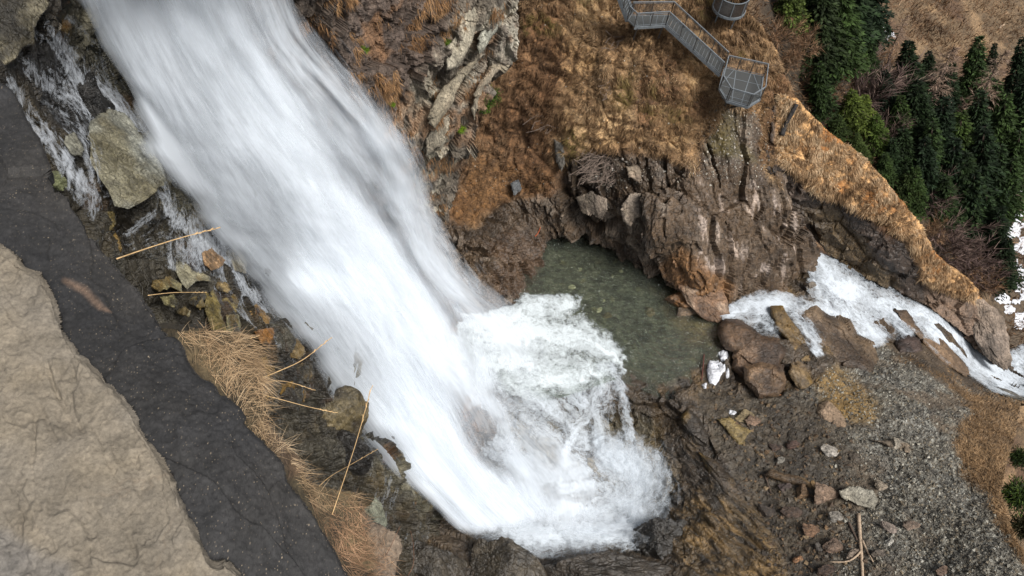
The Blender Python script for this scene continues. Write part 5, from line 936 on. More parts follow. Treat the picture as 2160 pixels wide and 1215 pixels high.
rubble('scree', floor_, 60000, lambda P, a, b: soft(a, b, GRAV, 10, P, 18, .5, 11) * (1 - .9 * soft(a, b, [(1440, 780), (1690, 800), (1770, 900), (1780, 1050), (1770, 1300), (1500, 1300)], 70, P, 70, .4)) * (1 - .97 * soft(a, b, GBP, 14, P, 22, .5, 14)) * (1 - .6 * sstep(.05, .35, fbm(P * .42, 127, 4))), 401, .03, .16, [lin(82, 79, 73), lin(110, 106, 99), lin(150, 146, 138), lin(104, 94, 80), lin(58, 55, 51), lin(122, 112, 98)], GRAV, M_soil)
rubble('wet_rubble', floor_, 16000, lambda P, a, b: .75 * soft(a, b, [(1470, 780), (1700, 800), (1790, 900), (1800, 1050), (1860, 1300), (1640, 1300), (1560, 1040)], 20, P, 30, .4), 402, .03, .28, [lin(70, 56, 44), lin(96, 76, 56), lin(58, 50, 44), lin(110, 92, 70), lin(84, 78, 72)], GRAV, M_soil)
rubble('slope_rubble', hill, 5000, lambda P, a, b: .8 * soft(a, b, [(1490, 230), (1600, 220), (1640, 320), (1600, 400), (1500, 380), (1380, 380), (1250, 420), (1220, 330), (1330, 330), (1470, 350)], 16, P, 20), 403, .03, .16, [lin(120, 112, 102), lin(150, 142, 134), lin(84, 74, 66), lin(176, 170, 162)], [(1210, 210), (1650, 210), (1650, 430), (1210, 430)], M_soil)
rubble('slope_pebbles', hill, 2600, lambda P, a, b: .9 * hil_g(P, a, b), 404, .03, .10, [lin(180, 176, 168), lin(150, 146, 140), lin(120, 112, 104)], HIL_POLY, M_soil)
# pale stones seen through the pool
for i, (a, b, w, h, lb) in enumerate([(1263, 655, 17, 14, 'palest round stone under the pool water, largest of the pale ones'), (1278, 668, 22, 16, 'olive stone under water touching the palest round stone'), (1206, 607, 16, 10, 'yellowish stone under water nearest the foam'), (1310, 573, 12, 8, 'bluish white stone under water at the right of the pool'), (1223, 570, 10, 8, 'small cream stone under water in the upper pool'), (1292, 583, 8, 7, 'tiny yellow stone under water right of centre'), (1274, 634, 9, 8, 'small pale stone under water above the palest stone'), (1370, 660, 34, 24, 'flat brown stone under water near the orange boulder')]):
    rock(a, b, w, h, 10 * i, floor_, lb, lin(186, 180, 140) if i not in (1, 7) else lin(120, 100, 64), 0, None, 'pool_stone', 'stone', 'stones on the pool bed', .6, .2, 120 + i, 3, planes=18, rough=.02)
# ------------------------------------------------------------------ viewing platform, stairs, round lookout
def gz(px, py, z): return at(px, py, Dz(px, py, z))
def mesh_mat():
    m, t, out = new_mat('wire_mesh'); L = t.links
    p = N(t, 'ShaderNodeBsdfPrincipled', Roughness=.5, Metallic=.3); p.inputs['Base Color'].default_value = (*lin(110, 116, 118), 1)
    tp = N(t, 'ShaderNodeBsdfTransparent'); mx = N(t, 'ShaderNodeMixShader')
    tc = N(t, 'ShaderNodeTexCoord'); w = noise(t, tc.outputs['Object'], 60, 2); L.new(ramp(t, w, [(.35, .10), (.65, .26)]), mx.inputs[0])
    L.new(tp.outputs[0], mx.inputs[1]); L.new(p.outputs[0], mx.inputs[2]); L.new(mx.outputs[0], out.inputs[0]); return m
M_mesh = mesh_mat()
UP = np.array([0, 0, 1.])
def railing(root, line, base, posts, hgt=1.1, panel=True, r=.03, dark=True):
    """posts, handrail and wire panel along a 3-d line of deck-edge points"""
    line = [np.asarray(p, float) for p in line]
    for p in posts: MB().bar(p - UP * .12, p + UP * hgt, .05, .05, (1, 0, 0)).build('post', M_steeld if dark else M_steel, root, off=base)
    m = MB()
    for a, b in zip(line[:-1], line[1:]): m.bar(a + UP * (hgt + .02), b + UP * (hgt + .02), .055, .05)
    m.build('handrail', M_steel, root, off=base)
    m = MB()
    for a, b in zip(line[:-1], line[1:]): m.bar(a + UP * .12, b + UP * .12, .03, .03); m.bar(a + UP * (hgt - .08), b + UP * (hgt - .08), .025, .025)
    m.build('rail_bar', M_steel, root, off=base)
    if panel:
        V = []; Fs = []
        for a, b in zip(line[:-1], line[1:]):
            i = len(V); V += [a + UP * .13 - base, b + UP * .13 - base, b + UP * (hgt - .09) - base, a + UP * (hgt - .09) - base]; Fs.append((i, i + 1, i + 2, i + 3))
        mesh_obj('mesh_panel', V, Fs, M_mesh, root, False)
ZD = -38.0
pp = [gz(a, b, ZD) for a, b in [(1528, 143), (1517, 186), (1533, 212), (1578, 225), (1604, 209), (1610, 161)]]
base = gz(1565, 185, ZD); plat = empty('viewing_platform', tuple(base)); tag(plat, 'grey steel viewing platform with railing jutting from the grassy slope', 'viewing platform')
MB().prism([(p[0], p[1]) for p in pp], ZD - .05, ZD).build('deck', M_grate, plat, off=base)
fr = MB()
for a, b in zip(pp, pp[1:] + pp[:1]): fr.bar(a - UP * .09, b - UP * .09, .07, .20)
fr.build('edge_beam', M_steel, plat, off=base)
fr = MB()
def dl(a, b, u): return a + (b - a) * u
for u in (.30, .68): fr.bar(dl(pp[0], pp[5], u) + UP * .012, dl(pp[2], pp[3], (u - .1) * 1.15) + UP * .012, .05, .016)
for v in (.25, .52, .80): fr.bar(dl(pp[0], pp[2], v) + UP * .012 + (pp[1] - dl(pp[0], pp[2], .6)) * (1 - abs(v - .6) / .6) * .9, dl(pp[5], pp[3], v) + UP * .012 + (pp[4] - dl(pp[5], pp[3], .6)) * (1 - abs(v - .6) / .6) * .9, .035, .014)
fr.bar(dl(pp[0], pp[5], .75) + UP * .011, dl(pp[5], pp[4], .8) + UP * .011, .05, .012).bar(dl(pp[0], pp[5], .25) + UP * .011, dl(pp[0], pp[1], .9) + UP * .011, .04, .012)
fr.build('deck_frame', M_steel, plat, off=base)
def offs(a, b, q=.12): d = (b - a) / np.linalg.norm(b - a); return a + d * q
posts = []
for i in range(1, 6): 
    posts += [offs(pp[i], pp[i - 1], .07)] + ([offs(pp[i], pp[(i + 1) % 6], .07)] if i < 5 else [])
posts += [dl(pp[5], pp[0], .34), dl(pp[5], pp[0], .68), dl(pp[5], pp[0], .97), dl(pp[1], pp[0], .95)]
railing(plat, [dl(pp[1], pp[0], .96), pp[1], pp[2], pp[3], pp[4], pp[5], pp[0]], base, posts)
for a in (pp[1], pp[2], pp[3], pp[4]):
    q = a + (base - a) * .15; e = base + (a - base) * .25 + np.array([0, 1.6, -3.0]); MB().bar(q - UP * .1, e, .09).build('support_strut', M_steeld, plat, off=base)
# stairs down to the platform with a landing
ZL = -35.45
s0 = gz(1404, 53, ZL); s1 = gz(1519, 158, ZD + .02); l0 = gz(1338, 57, ZL)
h = (s1 - s0); hh = np.array([h[0], h[1], 0]); hh /= np.linalg.norm(hh); sd_ = np.array([-hh[1], hh[0], 0])
if sd_[1] < 0: sd_ = -sd_
WD = 1.15
st = empty('steel_staircase', tuple(s0)); tag(st, 'grey steel staircase with landing leading down to the viewing platform', 'staircase')
for o_ in (0, WD): MB().bar(s0 + sd_ * o_ - UP * .10, s1 + sd_ * o_ - UP * .10, .05, .22).build('stringer', M_steel, st, off=s0)
nst = 17
for i in range(nst):
    p = dl(s0, s1, (i + .5) / nst); m = MB(); m.bar(p + sd_ * .03, p + sd_ * (WD - .03), .24, .035); m.build('tread', M_grate, st, off=s0)
    MB().bar(p + sd_ * .03 - hh * .135, p + sd_ * (WD - .03) - hh * .135, .03, .05).build('tread_nosing', M_steel, st, off=s0)
def pts(a, b, n): return [dl(a, b, i / n) for i in range(n + 1)]
railing(st, [s0, s1], s0, pts(s0, s1, 4))
railing(st, [s0 + sd_ * WD, s1 + sd_ * WD], s0, pts(s0 + sd_ * WD, s1 + sd_ * WD, 4))
la = (s0 - l0); la = la / np.linalg.norm(la); lsd = np.array([-la[1], la[0], 0]); lsd = lsd if lsd[1] > 0 else -lsd
l1, l2, l3 = l0 + lsd * WD, s0 + sd_ * WD, s0
MB().prism([(l0[0], l0[1]), (l3[0] - .04, l3[1]), (l2[0] - .04, l2[1]), (l1[0], l1[1])], ZL - .05, ZL).build('landing', M_grate, st, off=s0)
m = MB()
for u in (.12, .3, .5, .68, .86): m.bar(dl(l0, l3, u) + UP * .012, dl(l1, l2, u) + UP * .012, .03, .014)
m.bar(l0 - UP * .09, l3 - UP * .09, .06, .2).bar(l1 - UP * .09, l2 - UP * .09, .06, .2).build('landing_frame', M_steel, st, off=s0)
railing(st, [l0, l3], s0, pts(l0, l3, 2)); railing(st, [l1, l2], s0, pts(l1, l2, 2))
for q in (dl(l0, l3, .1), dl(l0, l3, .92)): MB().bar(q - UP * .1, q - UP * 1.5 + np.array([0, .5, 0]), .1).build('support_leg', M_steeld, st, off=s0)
# upper flight
u0 = gz(1323, 43, ZL); u1 = gz(1296, -30, -33.2); m = (u1 - u0); mm = np.array([m[0], m[1], 0]); mm /= np.linalg.norm(mm); us = np.array([mm[1], -mm[0], 0]); us = us if us[0] > 0 else -us
MB().prism([(l0[0], l0[1]), (l1[0], l1[1]), tuple((u0 + us * WD)[:2]), tuple(u0[:2])], ZL - .052, ZL - .002).build('corner_landing', M_grate, st, off=s0)
for o_ in (0, WD): MB().bar(u0 + us * o_ - UP * .1, u1 + us * o_ - UP * .1, .05, .22).build('stringer', M_steel, st, off=s0)
for i in range(12):
    p = dl(u0, u1, (i + .5) / 12); MB().bar(p + us * .03, p + us * (WD - .03), .24, .035).build('tread', M_grate, st, off=s0); MB().bar(p + us * .03 - mm * .135, p + us * (WD - .03) - mm * .135, .03, .05).build('tread_nosing', M_steel, st, off=s0)
railing(st, [l0, u0, u1], s0, [u0] + pts(u0, u1, 3)[1:]); railing(st, [u0 + us * WD, u1 + us * WD], s0, pts(u0 + us * WD, u1 + us * WD, 3))
# round lookout at the top edge
ZT = -34.6; tc_ = gz(1538, 16, ZT); RT = 1.12
lk = empty('round_lookout', tuple(tc_)); tag(lk, 'round lookout with dark slatted parapet at the top edge of the photo', 'lookout platform')
circ = [(tc_[0] + RT * math.cos(a), tc_[1] + RT * math.sin(a)) for a in np.linspace(0, 2 * math.pi, 33)[:-1]]
MB().prism(circ, ZT - .06, ZT).build('deck', M_grate, lk, off=tc_)
m = MB(); 
for a, b in zip(circ, circ[1:] + circ[:1]): m.bar((*a, ZT - .05), (*b, ZT - .05), .06, .18)
m.build('base_ring', M_steel, lk, off=tc_); m = MB()
for a, b in zip(circ, circ[1:] + circ[:1]): m.bar((*a, ZT + 1.15), (*b, ZT + 1.15), .06, .05)
m.build('handrail', M_steel, lk, off=tc_); m = MB()
for i in range(96):
    if i % 12 in (0,): continue
    a = 2 * math.pi * i / 96; c = np.array([tc_[0] + (RT - .03) * math.cos(a), tc_[1] + (RT - .03) * math.sin(a), 0]); m.bar(c + UP * (ZT + .06), c + UP * (ZT + 1.1), .045, .02, (math.cos(a), math.sin(a), 0))
m.build('slat_screen', flat_mat('dark_slats', lin(62, 52, 44), .8), lk, off=tc_)
for i in range(8):
    a = 2 * math.pi * i / 8; c = np.array([tc_[0] + RT * math.cos(a), tc_[1] + RT * math.sin(a), 0]); MB().bar(c + UP * (ZT - .1), c + UP * (ZT + 1.15), .06).build('post', M_steel, lk, off=tc_)
for a in (-.9, .9): MB().bar(tc_ + np.array([math.sin(a) * .8, -.3, -.1]), tc_ + np.array([math.sin(a) * .8, .5, -3.5]), .09).build('support_leg', M_steel, lk, off=tc_)

# ------------------------------------------------------------------ trees
def spruce_mesh(seed, H=10.0, rad=1.75, tone=0, dens=1.0):
    rng = np.random.default_rng(seed); C_, D_, L_, W_, K_ = [], [], [], [], []
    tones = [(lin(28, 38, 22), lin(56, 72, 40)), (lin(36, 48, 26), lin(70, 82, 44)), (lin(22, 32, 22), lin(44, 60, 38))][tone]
    z = .06 * H
    while z < H * .985:
        u = z / H; r0 = rad * (1 - u) ** .85 * (.75 + .25 * min(1, u / .12)); nb = int(rng.integers(7, 11) * (1 if u < .8 else .7))
        for b in range(nb):
            if rng.random() < .15: continue
            a = rng.uniform(0, 2 * math.pi); r = r0 * rng.uniform(.4, 1.3) + .12; zz = z + rng.uniform(-.12, .12)
            n = max(5, int(r / .15 * 3.0 * dens)); t = rng.uniform(.12, 1, n); br = rng.uniform(.55, 1.6)
            dr = np.array([math.cos(a), math.sin(a), 0]); sd2 = np.array([-math.sin(a), math.cos(a), 0])
            zc = zz + .22 * r * np.sin(t * 2.2) - .42 * r * t * t
            wdt = .34 * r * (1 - t * .75); lat = rng.uniform(-1, 1, n) * wdt
            P = dr * (r * t)[:, None] + sd2 * lat[:, None]; P[:, 2] = zc - .10 * np.abs(lat)
            d = dr * 1.0 + sd2 * (np.sign(lat) * .7)[:, None] + rng.normal(0, .35, (n, 3)); d[:, 2] -= .35 - .5 * (u > .85)
            C_.append(P); D_.append(d); L_.append(rng.uniform(.2, .45, n)); W_.append(rng.uniform(.05, .11, n))
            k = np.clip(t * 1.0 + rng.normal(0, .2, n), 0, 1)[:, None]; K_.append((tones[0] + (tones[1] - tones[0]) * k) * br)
        z += rng.uniform(.17, .30) * (1 - .35 * u)
    P = np.concatenate(C_); d = np.concatenate(D_); L = np.concatenate(L_); w = np.concatenate(W_); K = np.concatenate(K_); n = len(P)
    d /= np.linalg.norm(d, axis=1, keepdims=True); s = np.cross(d, rng.normal(size=(n, 3))); s /= np.linalg.norm(s, axis=1, keepdims=True)
    V = np.stack([P, P + d * (L * .45)[:, None] + s * w[:, None], P + d * L[:, None] + np.array([0, 0, -.06]), P + d * (L * .45)[:, None] - s * w[:, None]], 1)
    return V.reshape(-1, 3), np.arange(n * 4).reshape(-1, 4), np.repeat(K, 4, 0)
protos = {}
def tree_things(kind, seed):
    """first of a kind: builds crown and trunk; later ones copy them"""
    key = (kind, seed)
    if key in protos: 
        r0 = protos[key]; r = r0.copy(); C.objects.link(r)
        for ch in list(r0.children): c = ch.copy(); C.objects.link(c); c.parent = r
        return r
    if kind in (0, 1, 2):
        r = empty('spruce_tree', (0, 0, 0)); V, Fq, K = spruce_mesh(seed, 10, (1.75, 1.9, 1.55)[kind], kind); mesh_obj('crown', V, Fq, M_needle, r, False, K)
        MB().tube([(0, 0, -.6), (0.03, 0, 4), (0, 0, 9.6)], [.17, .12, .02], 7).build('trunk', M_bark, r, True)
    else:
        r = empty('larch_tree' if kind == 3 else 'bare_bush', (0, 0, 0)); rng = np.random.default_rng(seed); tb = MB(); Pp, Dd, Ll = [], [], []
        if kind == 3:
            tb.tube([(0, 0, -.5), (.08, .05, 4), (-.05, 0, 10)], [.15, .10, .015], 7); rr = MB()
            z = 1.0
            while z < 9.8:
                u = z / 10; a = rng.uniform(0, 6.28); r1 = (2.1 * (1 - u) ** .8 + .2) * rng.uniform(.6, 1.1); e = np.array([math.cos(a) * r1, math.sin(a) * r1, z + rng.uniform(-.5, .25)]); b = np.array([0, 0, z]); mid = (b + e) / 2 + np.array([0, 0, -.12])
                rr.tube([b, mid, e], [.035, .022, .008], 3); n = 26; t = rng.uniform(.15, 1, n); Pp.append(b + (e - b) * t[:, None]); dd = (e - b) / np.linalg.norm(e - b) + rng.normal(0, .6, (n, 3)); dd[:, 2] -= .25; Dd.append(dd); Ll.append(rng.uniform(.25, .75, n)); z += rng.uniform(.07, .16)
            rr.build('branches', M_bark, r)
            tn = [lin(96, 78, 66), lin(142, 118, 100), lin(168, 146, 128)]
        else:
            rr = MB()
            for i in range(34):
                a = rng.uniform(0, 6.28); el = rng.uniform(.35, 1.4); b = np.array([rng.normal(0, .5), rng.normal(0, .5), -.2]); e = b + np.array([math.cos(a) * math.cos(el), math.sin(a) * math.cos(el), math.sin(el)]) * rng.uniform(1.6, 3.0)
                mid = (b + e) / 2 + rng.normal(0, .15, 3); rr.tube([b, mid, e], [.03, .02, .006], 3); n = 60; t = rng.uniform(.25, 1, n); Pp.append(b + (e - b) * t[:, None]); Dd.append((e - b) / 2 + rng.normal(0, .6, (n, 3))); Ll.append(rng.uniform(.3, .9, n))
            rr.build('stems', M_bark, r); tn = [lin(74, 60, 58), lin(104, 86, 80), lin(128, 108, 98)] if kind == 4 else [lin(110, 84, 62), lin(150, 118, 90), lin(120, 100, 80)]
        P = np.concatenate(Pp); col = np.asarray(tn)[rng.integers(0, 3, len(P))] * rng.uniform(.75, 1.2, (len(P), 1))
        blades('twigs', P, np.concatenate(Dd), np.concatenate(Ll), rng.uniform(.018, .034, len(P)), col, M_twig, .15, seed, r, None)
        if kind == 3: tb.build('trunk', M_bark, r, True)
    protos[key] = r; return r
def tree(kind, seed, tip, bse, label, group=None, pat=valley, wide=1.0):
    B, _ = pat.look(*bse); B = np.asarray(B, float); rt = ray(*tip)
    t = (B[0] * rt[0] + B[1] * rt[1]) / (rt[0] ** 2 + rt[1] ** 2); T = rt * t; ax = T - B; Hh = np.linalg.norm(ax); ax /= Hh
    tilt = math.acos(min(1, ax[2])); mx = math.radians(24)
    if tilt > mx:
        hz_ = ax[:2] / (np.linalg.norm(ax[:2]) + 1e-9); ax = np.array([hz_[0] * math.sin(mx), hz_[1] * math.sin(mx), math.cos(mx)])
    r = tree_things(kind, seed); sc = Hh / (10.0 if kind < 4 else 3.0)
    q = Vector(ax).to_track_quat('Z', 'Y'); r.rotation_mode = 'QUATERNION'; from mathutils import Quaternion
    r.rotation_quaternion = q @ Quaternion((0, 0, 1), (tip[0] * 1.7 + tip[1]) % 6.28); r.location = Vector(B); r.scale = (sc * wide, sc * wide, sc)
    cat = 'spruce' if kind < 3 else 'larch' if kind == 3 else 'bush'
    tag(r, label, cat, group or ('spruces in the valley' if kind < 3 else 'bare larches in the valley' if kind == 3 else 'leafless bushes beyond the ridge')); return r
TREES = [
 (1, 1, (1668, -60), (1662, 62), 'light green spruce at the top edge, nearest to the round lookout', 1.2), (1, 2, (1742, -40), (1722, 132), 'broad mid green spruce at the top edge above the bare bushes', 1.25),
 (0, 3, (1722, 130), (1730, 246), 'green spruce hanging over the grassy ridge just right of the platform', 1.15), (0, 4, (1752, 110), (1744, 180), 'small green spruce tucked behind the spruce on the ridge', 1.2),
 (2, 5, (1806, -110), (1778, 110), 'tall dark spruce at the top edge left of the snow patch', 1.3), (2, 6, (1846, -100), (1822, 90), 'dark spruce at the top edge closest to the snow patch', 1.2), (2, 7, (1776, -60), (1762, 150), 'dark spruce behind the broad mid green spruce', 1.2),
 (0, 8, (1800, 60), (1796, 150), 'dense green spruce left below the snow patch', 1.5), (0, 9, (1835, 70), (1826, 155), 'ragged green spruce directly below the snow patch', 1.3),
 (0, 10, (1880, 86), (1912, 240), 'tallest spruce right below the snow patch, leaning left', 1.15), (0, 11, (1900, 170), (1925, 310), 'full green spruce in front of the tallest leaning spruce', 1.3), (0, 12, (1880, 200), (1896, 300), 'green spruce on the left flank of the full green spruce', 1.25),
 (1, 13, (1790, 190), (1798, 272), 'yellow green spruce in front of the purple bushes', 1.7), (1, 14, (1824, 200), (1822, 276), 'light green spruce beside the yellow green one', 1.4), (1, 15, (1768, 243), (1770, 288), 'rounded yellow green young spruce at the ridge crest', 1.9),
 (0, 16, (1845, 242), (1850, 318), 'mid green spruce right of the two light green ones', 1.5), (1, 17, (1803, 280), (1808, 324), 'small young spruce on the crest below the rounded one', 1.6), (1, 18, (1818, 308), (1824, 342), 'smallest young spruce on the ridge crest', 1.7),
 (0, 19, (1906, 268), (1900, 366), 'green spruce above the grassy crest between bare bushes', 1.4), (0, 20, (1852, 322), (1864, 384), 'young spruce low on the crest, right of the smallest one', 1.6), (1, 21, (1896, 364), (1908, 436), 'last light green spruce down the ridge crest', 1.6),
 (2, 22, (2066, 76), (2048, 215), 'dark spruce with its tip against the brown meadow, left of the narrow one', 1.15), (2, 23, (2138, 78), (2130, 225), 'narrow dark spruce at the right edge of the meadow', .85), (2, 24, (2100, 90), (2078, 180), 'leaning dark spruce between the two dark meadow spruces', .9), (0, 25, (1960, 108), (1952, 195), 'small dark spruce left of the big bare larch', 1.3),
 (2, 26, (1992, 205), (1975, 345), 'dark spruce at the foot of the big bare larch', 1.2), (2, 27, (2116, 195), (2100, 335), 'dark spruce below the second larch near the right edge', 1.25), (0, 28, (2030, 235), (2016, 370), 'dark green spruce under the second bare larch', 1.3), (2, 29, (2076, 260), (2052, 420), 'big dark spruce in the crowded stand right of centre', 1.3),
 (0, 30, (2030, 320), (2018, 455), 'broad spruce with drooping tiers at the low end of the stand', 1.5), (2, 31, (2150, 220), (2142, 370), 'dark spruce cut by the right edge above the snow bank', 1.2), (2, 32, (2128, 330), (2112, 470), 'dark spruce standing before the upper snow bank', 1.3), (0, 33, (2116, 500), (2104, 606), 'lone green spruce left of the lower snow bank', 1.4), (2, 34, (2082, 400), (2068, 520), 'dark spruce right above the small snow scrap', 1.3), (2, 35, (1950, 290), (1944, 420), 'dark spruce behind the grey bushes on the crest', 1.25), (0, 36, (1990, 370), (1984, 470), 'green spruce left of the broad drooping one', 1.4), (2, 37, (2010, 130), (1998, 260), 'dark spruce behind the big bare larch', .9)]
for k, sd_i, tip, bse, lb, wd in TREES: tree(k, 1 + sd_i % 4, tip, bse, lb, None, valley, wd * 1.35)
for i, (tip, bse) in enumerate([((1700, -60), (1700, 60)), ((1760, 20), (1758, 150)), ((1826, 10), (1810, 120)), ((1860, 150), (1868, 260)), ((1940, 210), (1940, 330)), ((1960, 250), (1955, 390)), ((2060, 190), (2050, 330)), ((2090, 170), (2085, 290)), ((2100, 300), (2085, 440)), ((2140, 270), (2128, 400)), ((2005, 290), (1998, 430)), ((2050, 360), (2036, 490)), ((1880, 290), (1880, 370)), ((1925, 350), (1925, 450)), ((2150, 150), (2145, 290)), ((1985, 150), (1980, 260)), ((2096, 430), (2090, 560))]):
    tree(2, 1 + i % 4, tip, bse, 'dark spruce half hidden deep in the crowded stand', 'spruces hidden deep in the stand', valley, 1.6)
for tip, bse, lb, wd in [((2014, 92), (1950, 246), 'biggest bare larch leaning right in the valley', 1.25), ((2124, 100), (2036, 262), 'second bare larch, leaning between dark spruces near the right edge', 1.1), ((1914, 30), (1884, 98), 'thin bare larch right of the snow patch', 1.2), ((1912, 100), (1890, 180), 'pale bare larch behind the tallest leaning spruce', 1.2)]:
    tree(3, 1, tip, bse, lb, None, valley, wd)
for k, tip, bse, lb, wd in [(4, (1815, 125), (1818, 215), 'big purple grey bush between the spruces', 1.5), (4, (1862, 215), (1866, 290), 'purple grey bush below the tallest leaning spruce', 1.2), (5, (1634, 20), (1640, 84), 'brown bush right of the round lookout', 1.3), (5, (1676, 45), (1674, 112), 'brown grey bush beside the light green spruce', 1.2), (5, (1650, 95), (1655, 140), 'low brown bush on the crest behind the platform', 1.2), (4, (1942, 350), (1948, 425), 'grey bush on the crest after the last light green spruce', 1.3), (4, (1980, 440), (1985, 510), 'dark bush above the lower ridge crest', 1.4), (4, (2026, 490), (2030, 560), 'dark grey bush left of the lone green spruce', 1.4), (5, (1955, 450), (1952, 500), 'brown twiggy bush rooted on the lower crest', 1.2), (5, (2060, 545), (2062, 605), 'brown bush at the end of the ridge crest', 1.2), (4, (2052, 520), (2070, 590), 'purple bush under the lone green spruce', 1.3)]:
    tree(k, 2, tip, bse, lb, None, valley, wd)
def shrub(px, py, w, d, label, seed, tones, pat):
    P0, n0 = pat.look(px, py); rng = np.random.default_rng(seed); n = 2600; k = d / F; c = at(px, py, d)
    v = rng.normal(size=(n, 3)); v /= np.linalg.norm(v, axis=1, keepdims=True); r = w * k * .5 * rng.uniform(.25, 1, n) * (1 + 1.1 * fbm(v * 1.9, seed, 3)); P = v * r[:, None] * np.array([1.25, 1, .8])
    col = np.asarray(tones)[rng.integers(0, len(tones), n)] * rng.uniform(.6, 1.4, (n, 1))
    root = empty('green_shrub', tuple(c)); tag(root, label, 'shrub')
    blades('foliage', P, v + rng.normal(0, .6, (n, 3)), np.full(n, w * k * .14), np.full(n, w * k * .04), col, M_needle, .1, seed, root, None)
    m = MB()
    for i in range(7): e = rng.normal(size=3) * w * k * .22; m.tube([np.array([0, 0, -w * k * .5]), e * .5, e], [.03, .02, .008], 4)
    m.build('stems', M_bark, root)
gt = [lin(60, 78, 34), lin(84, 100, 44), lin(40, 54, 26)]
shrub(2150, 965, 40, 56, 'dark green shrub at the right edge beside the tan bank, upper one', 5, gt, valley); shrub(2148, 1045, 62, 55, 'dark green shrub at the right edge beside the tan bank, larger lower one', 6, gt, valley); shrub(2165, 1110, 60, 55, 'dark shrub at the right edge lowest beside the tan bank', 8, [lin(50, 50, 30), lin(70, 62, 40)], valley)
gb_ = [lin(88, 116, 34), lin(60, 84, 28), lin(112, 136, 50)]
for a, b, w, lb, sd_i in [(1030, 200, 34, 'green juniper shrub under the pale rock rib, upper half', 11), (1018, 222, 30, 'green juniper shrub under the pale rock rib, lower half', 12), (970, 272, 18, 'bright green tuft low on the layered rock', 13), (942, 88, 14, 'small green tuft high on the layered rock', 14), (828, 220, 12, 'small green tuft on the brown cliff beside the spray', 15), (768, 105, 16, 'green tuft in the crack near the top of the brown cliff', 16)]:
    shrub(a, b, w, float(gorge.look(a, b)[0] @ fw) - .2, lb, sd_i, gb_, gorge)
# ------------------------------------------------------------------ snow, driftwood, brush
def snow(px, py, w, h, pat, label, seed, lift=.25, group=None, ns=None, na=.55, bias=0.0, pieces=None):
    gx, gy = np.meshgrid(np.linspace(px - w, px + w, 150), np.linspace(py - h, py + h, 150)); P, nn = pat.look(gx, gy); c, _ = pat.look(px, py)
    Pp = P.reshape(-1, 3); sx_, sy_ = (ns, ns) if ns else (w / 1.6, h / 1.6)
    r = bias + np.hypot((gx - px) / (w * .8), (gy - py) / (h * .8)).ravel() + na * fbm(np.stack([gx.ravel() / sx_, gy.ravel() / sy_, gx.ravel() * 0 + seed], -1), seed, 4 if pieces else 2)
    t = np.clip(1 - r, -1, 1); D = at(gx.ravel(), gy.ravel(), float(np.asarray(c) @ fw)); u = -ray(gx, gy).reshape(-1, 3); u /= np.linalg.norm(u, axis=1, keepdims=True)
    Q = Pp + u * (lift * np.sqrt(np.clip(t, 0, 1)) * (1 + .4 * fbm(Pp * 2, seed, 3)))[:, None] - u * (.1 * (t < .02))[:, None] - np.asarray(c)
    ins = (t > 0).reshape(150, 150); lab = np.zeros((150, 150), int); comps = []
    for i0, j0 in zip(*np.where(ins)):
        if lab[i0, j0]: continue
        k = len(comps) + 1; lab[i0, j0] = k; st_ = [(i0, j0)]; n = 0
        while st_:
            i, j = st_.pop(); n += 1
            for a, b in ((i + 1, j), (i - 1, j), (i, j + 1), (i, j - 1)):
                if 0 <= a < 150 and 0 <= b < 150 and ins[a, b] and not lab[a, b]: lab[a, b] = k; st_.append((a, b))
        comps.append((n, k))
    comps.sort(reverse=True)
    for num, (n, k) in enumerate(comps[:1] if not pieces else comps[:40]):
        if n < 14: break
        m_ = lab == k; q = m_[:-1, :-1] & m_[1:, :-1] & m_[:-1, 1:] & m_[1:, 1:]; I = np.arange(22500).reshape(150, 150)
        if q.sum() < 6: continue
        Fc = np.stack([I[:-1, :-1][q], I[1:, :-1][q], I[1:, 1:][q], I[:-1, 1:][q]], 1); us = np.unique(Fc); mp = np.zeros(22500, int); mp[us] = np.arange(len(us))
        o = mesh_obj('snow_patch', Q[us] - Q[us].mean(0), mp[Fc], M_snow, None, True); o.location = Vector(np.asarray(c) + Q[us].mean(0)); tag(o, label if num == 0 else pieces, 'snow patch', group if num == 0 else 'scraps of the broken snow bank')
sg = 'snow left along the valley stream'
for i, a in enumerate([(1865, 72, 24, 20, valley, 'round snow patch beside the spruces at the top of the meadow'), (2068, 466, 16, 14, valley, 'small snow scrap between dark spruces'), (2130, 430, 14, 24, valley, 'snow strip left of the bank, next to the dark spruce'), (2118, 630, 24, 14, valley, 'snow patch just right of the end of the ridge crest'), (2152, 680, 16, 18, valley, 'lowest snow patch at the right edge above the stream bend'), (2130, 655, 14, 12, valley, 'thin snow patch above the stream bend')]): snow(*a, 30 + i, .35, sg)
snow(2156, 500, 44, 190, valley, 'long broken snow bank running down the right edge', 44, .4, sg, 13, 2.4, .3, 'small snow scrap of the broken bank along the right edge')
sg2 = 'snow scraps near the pool'
snow(1508, 790, 22, 32, floor_, 'kidney shaped white snow lump on the dark shore of the pool', 3, .4, sg2); snow(1528, 750, 14, 14, floor_, 'upper end piece of the white snow lump by the pool', 9, .35, sg2); snow(1534, 790, 7, 11, floor_, 'small snow scrap right of the kidney shaped lump', 5, .2, sg2); snow(1486, 814, 7, 8, floor_, 'tiny snow scrap below the kidney shaped lump', 6, .2, sg2); snow(1545, 872, 12, 8, floor_, 'off white snow scrap near the round brown stone', 8, .2, sg2); snow(1466, 646, 9, 11, floor_, 'snow scrap behind the orange pool boulder', 11, .4, sg2)
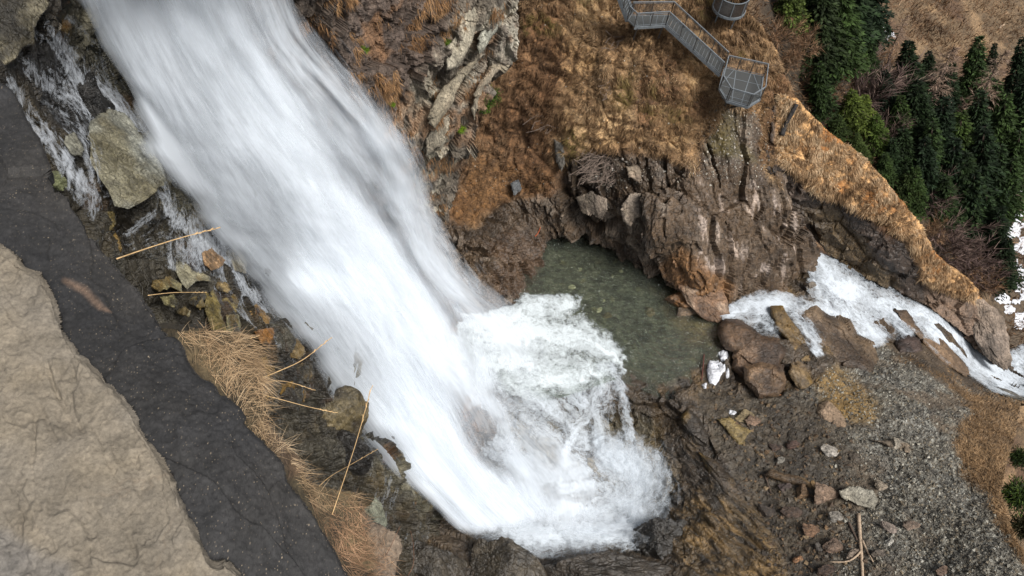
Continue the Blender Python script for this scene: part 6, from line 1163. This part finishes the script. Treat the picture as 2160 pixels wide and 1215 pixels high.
def log(pts, rad, label, pat=floor_, lift=.12, mat=None, group=None, cat='driftwood', sub=()):
    P = [pat.look(a, b)[0] - ray(a, b) / np.linalg.norm(ray(a, b)) * lift for a, b in pts]; P = catmull(np.asarray(P, float), 10); r = empty('driftwood', tuple(P[0])); tag(r, label, cat, group)
    rr = np.linspace(rad, rad * .7, 10); MB().tube(P - P[0] , rr, 8).build('trunk', mat or M_wood, r, True)
    for b in sub:
        Q = np.asarray([pat.look(a, c)[0] - ray(a, c) / np.linalg.norm(ray(a, c)) * (lift + .05) for a, c in b], float); Q = catmull(Q, 8); MB().tube(Q - P[0], np.linspace(rad * .6, rad * .3, 8), 6).build('branch', mat or M_wood, r, True)
log([(1811, 1085), (1814, 1130), (1817, 1170), (1820, 1225)], .12, 'pale bare driftwood pole standing out on the rubble', sub=[[(1818, 1160), (1805, 1178), (1785, 1186), (1748, 1187)], [(1819, 1140), (1828, 1160), (1842, 1186)]])
log([(1790, 1102), (1800, 1122), (1808, 1140)], .08, 'short brown driftwood piece beside the top of the pale pole', mat=M_bark)
log([(1606, 838), (1626, 834), (1648, 830)], .05, 'thin orange brown stick under the low brown rock', mat=flat_mat('orange_wood', lin(150, 96, 56), .8))
log([(1485, 748), (1483, 775), (1480, 800)], .05, 'thin dark red stick upright at the edge of the pool', mat=flat_mat('dark_red_wood', lin(84, 44, 36), .8))
log([(1612, 1000), (1620, 1020), (1627, 1040)], .05, 'dark stick on the wet rubble along the streaked bedrock', mat=M_bark)
log([(1120, 500), (1130, 490), (1136, 476)], .04, 'rusty red bent branch hanging at the head of the pool', hill, .3, flat_mat('red_twig', lin(150, 72, 40), .8))
log([(1648, 285), (1655, 268), (1668, 240), (1680, 219)], .22, 'shade-darkened tree stump wedged in the gap of the ridge', ridge, .15, flat_mat('shade_darkened_wood', lin(36, 33, 32), .8, 0, 4, .6, 1.0), cat='tree stump')  # grey wood, its colour deepened to take in the shadow of the gap
log([(2106, 62), (2112, 56), (2120, 50)], .18, 'short pale log lying on the meadow at the top right', valley, .2)
rng = np.random.default_rng(77)
def brush(px, py, w, h, n, pat, label, seed, tone):
    rng = np.random.default_rng(seed); c, _ = pat.look(px, py); c = np.asarray(c, float); D = c @ fw; k = D / F; r = empty('brush_pile', tuple(c)); tag(r, label, 'brush pile'); m = MB()
    for i in range(n):
        a = rng.normal(.45, .5); l = rng.uniform(.4, 1.0) * w * k * .55; o = (rng.uniform(-.4, .4) * w * k * ri + rng.uniform(-.4, .4) * h * k * up) - fw * rng.uniform(.1, .7); d = math.cos(a) * ri + math.sin(a) * up + rng.normal(0, .15, 3)
        m.tube([o - d * l / 2, o + rng.normal(0, .09, 3), o + d * l / 2 + rng.normal(0, .1, 3)], [.022, .018, .008], 4)
    m.build('branches', tone, r)
M_gt = flat_mat('grey_twigs', lin(112, 98, 88), .9, 0, 8, .3)
brush(1258, 352, 96, 84, 110, hill, 'tangle of grey dead branches under the grassy slope', 5, M_gt); brush(1292, 92, 40, 50, 10, hill, 'thin dead twigs lying on the slope left of the stairs', 6, M_gt); brush(1150, 262, 80, 44, 16, hill, 'sparse dead branches on the slope beside the layered rock', 7, M_gt); brush(1275, 190, 40, 60, 12, hill, 'dry grey twigs in the middle of the grassy slope', 8, M_gt)
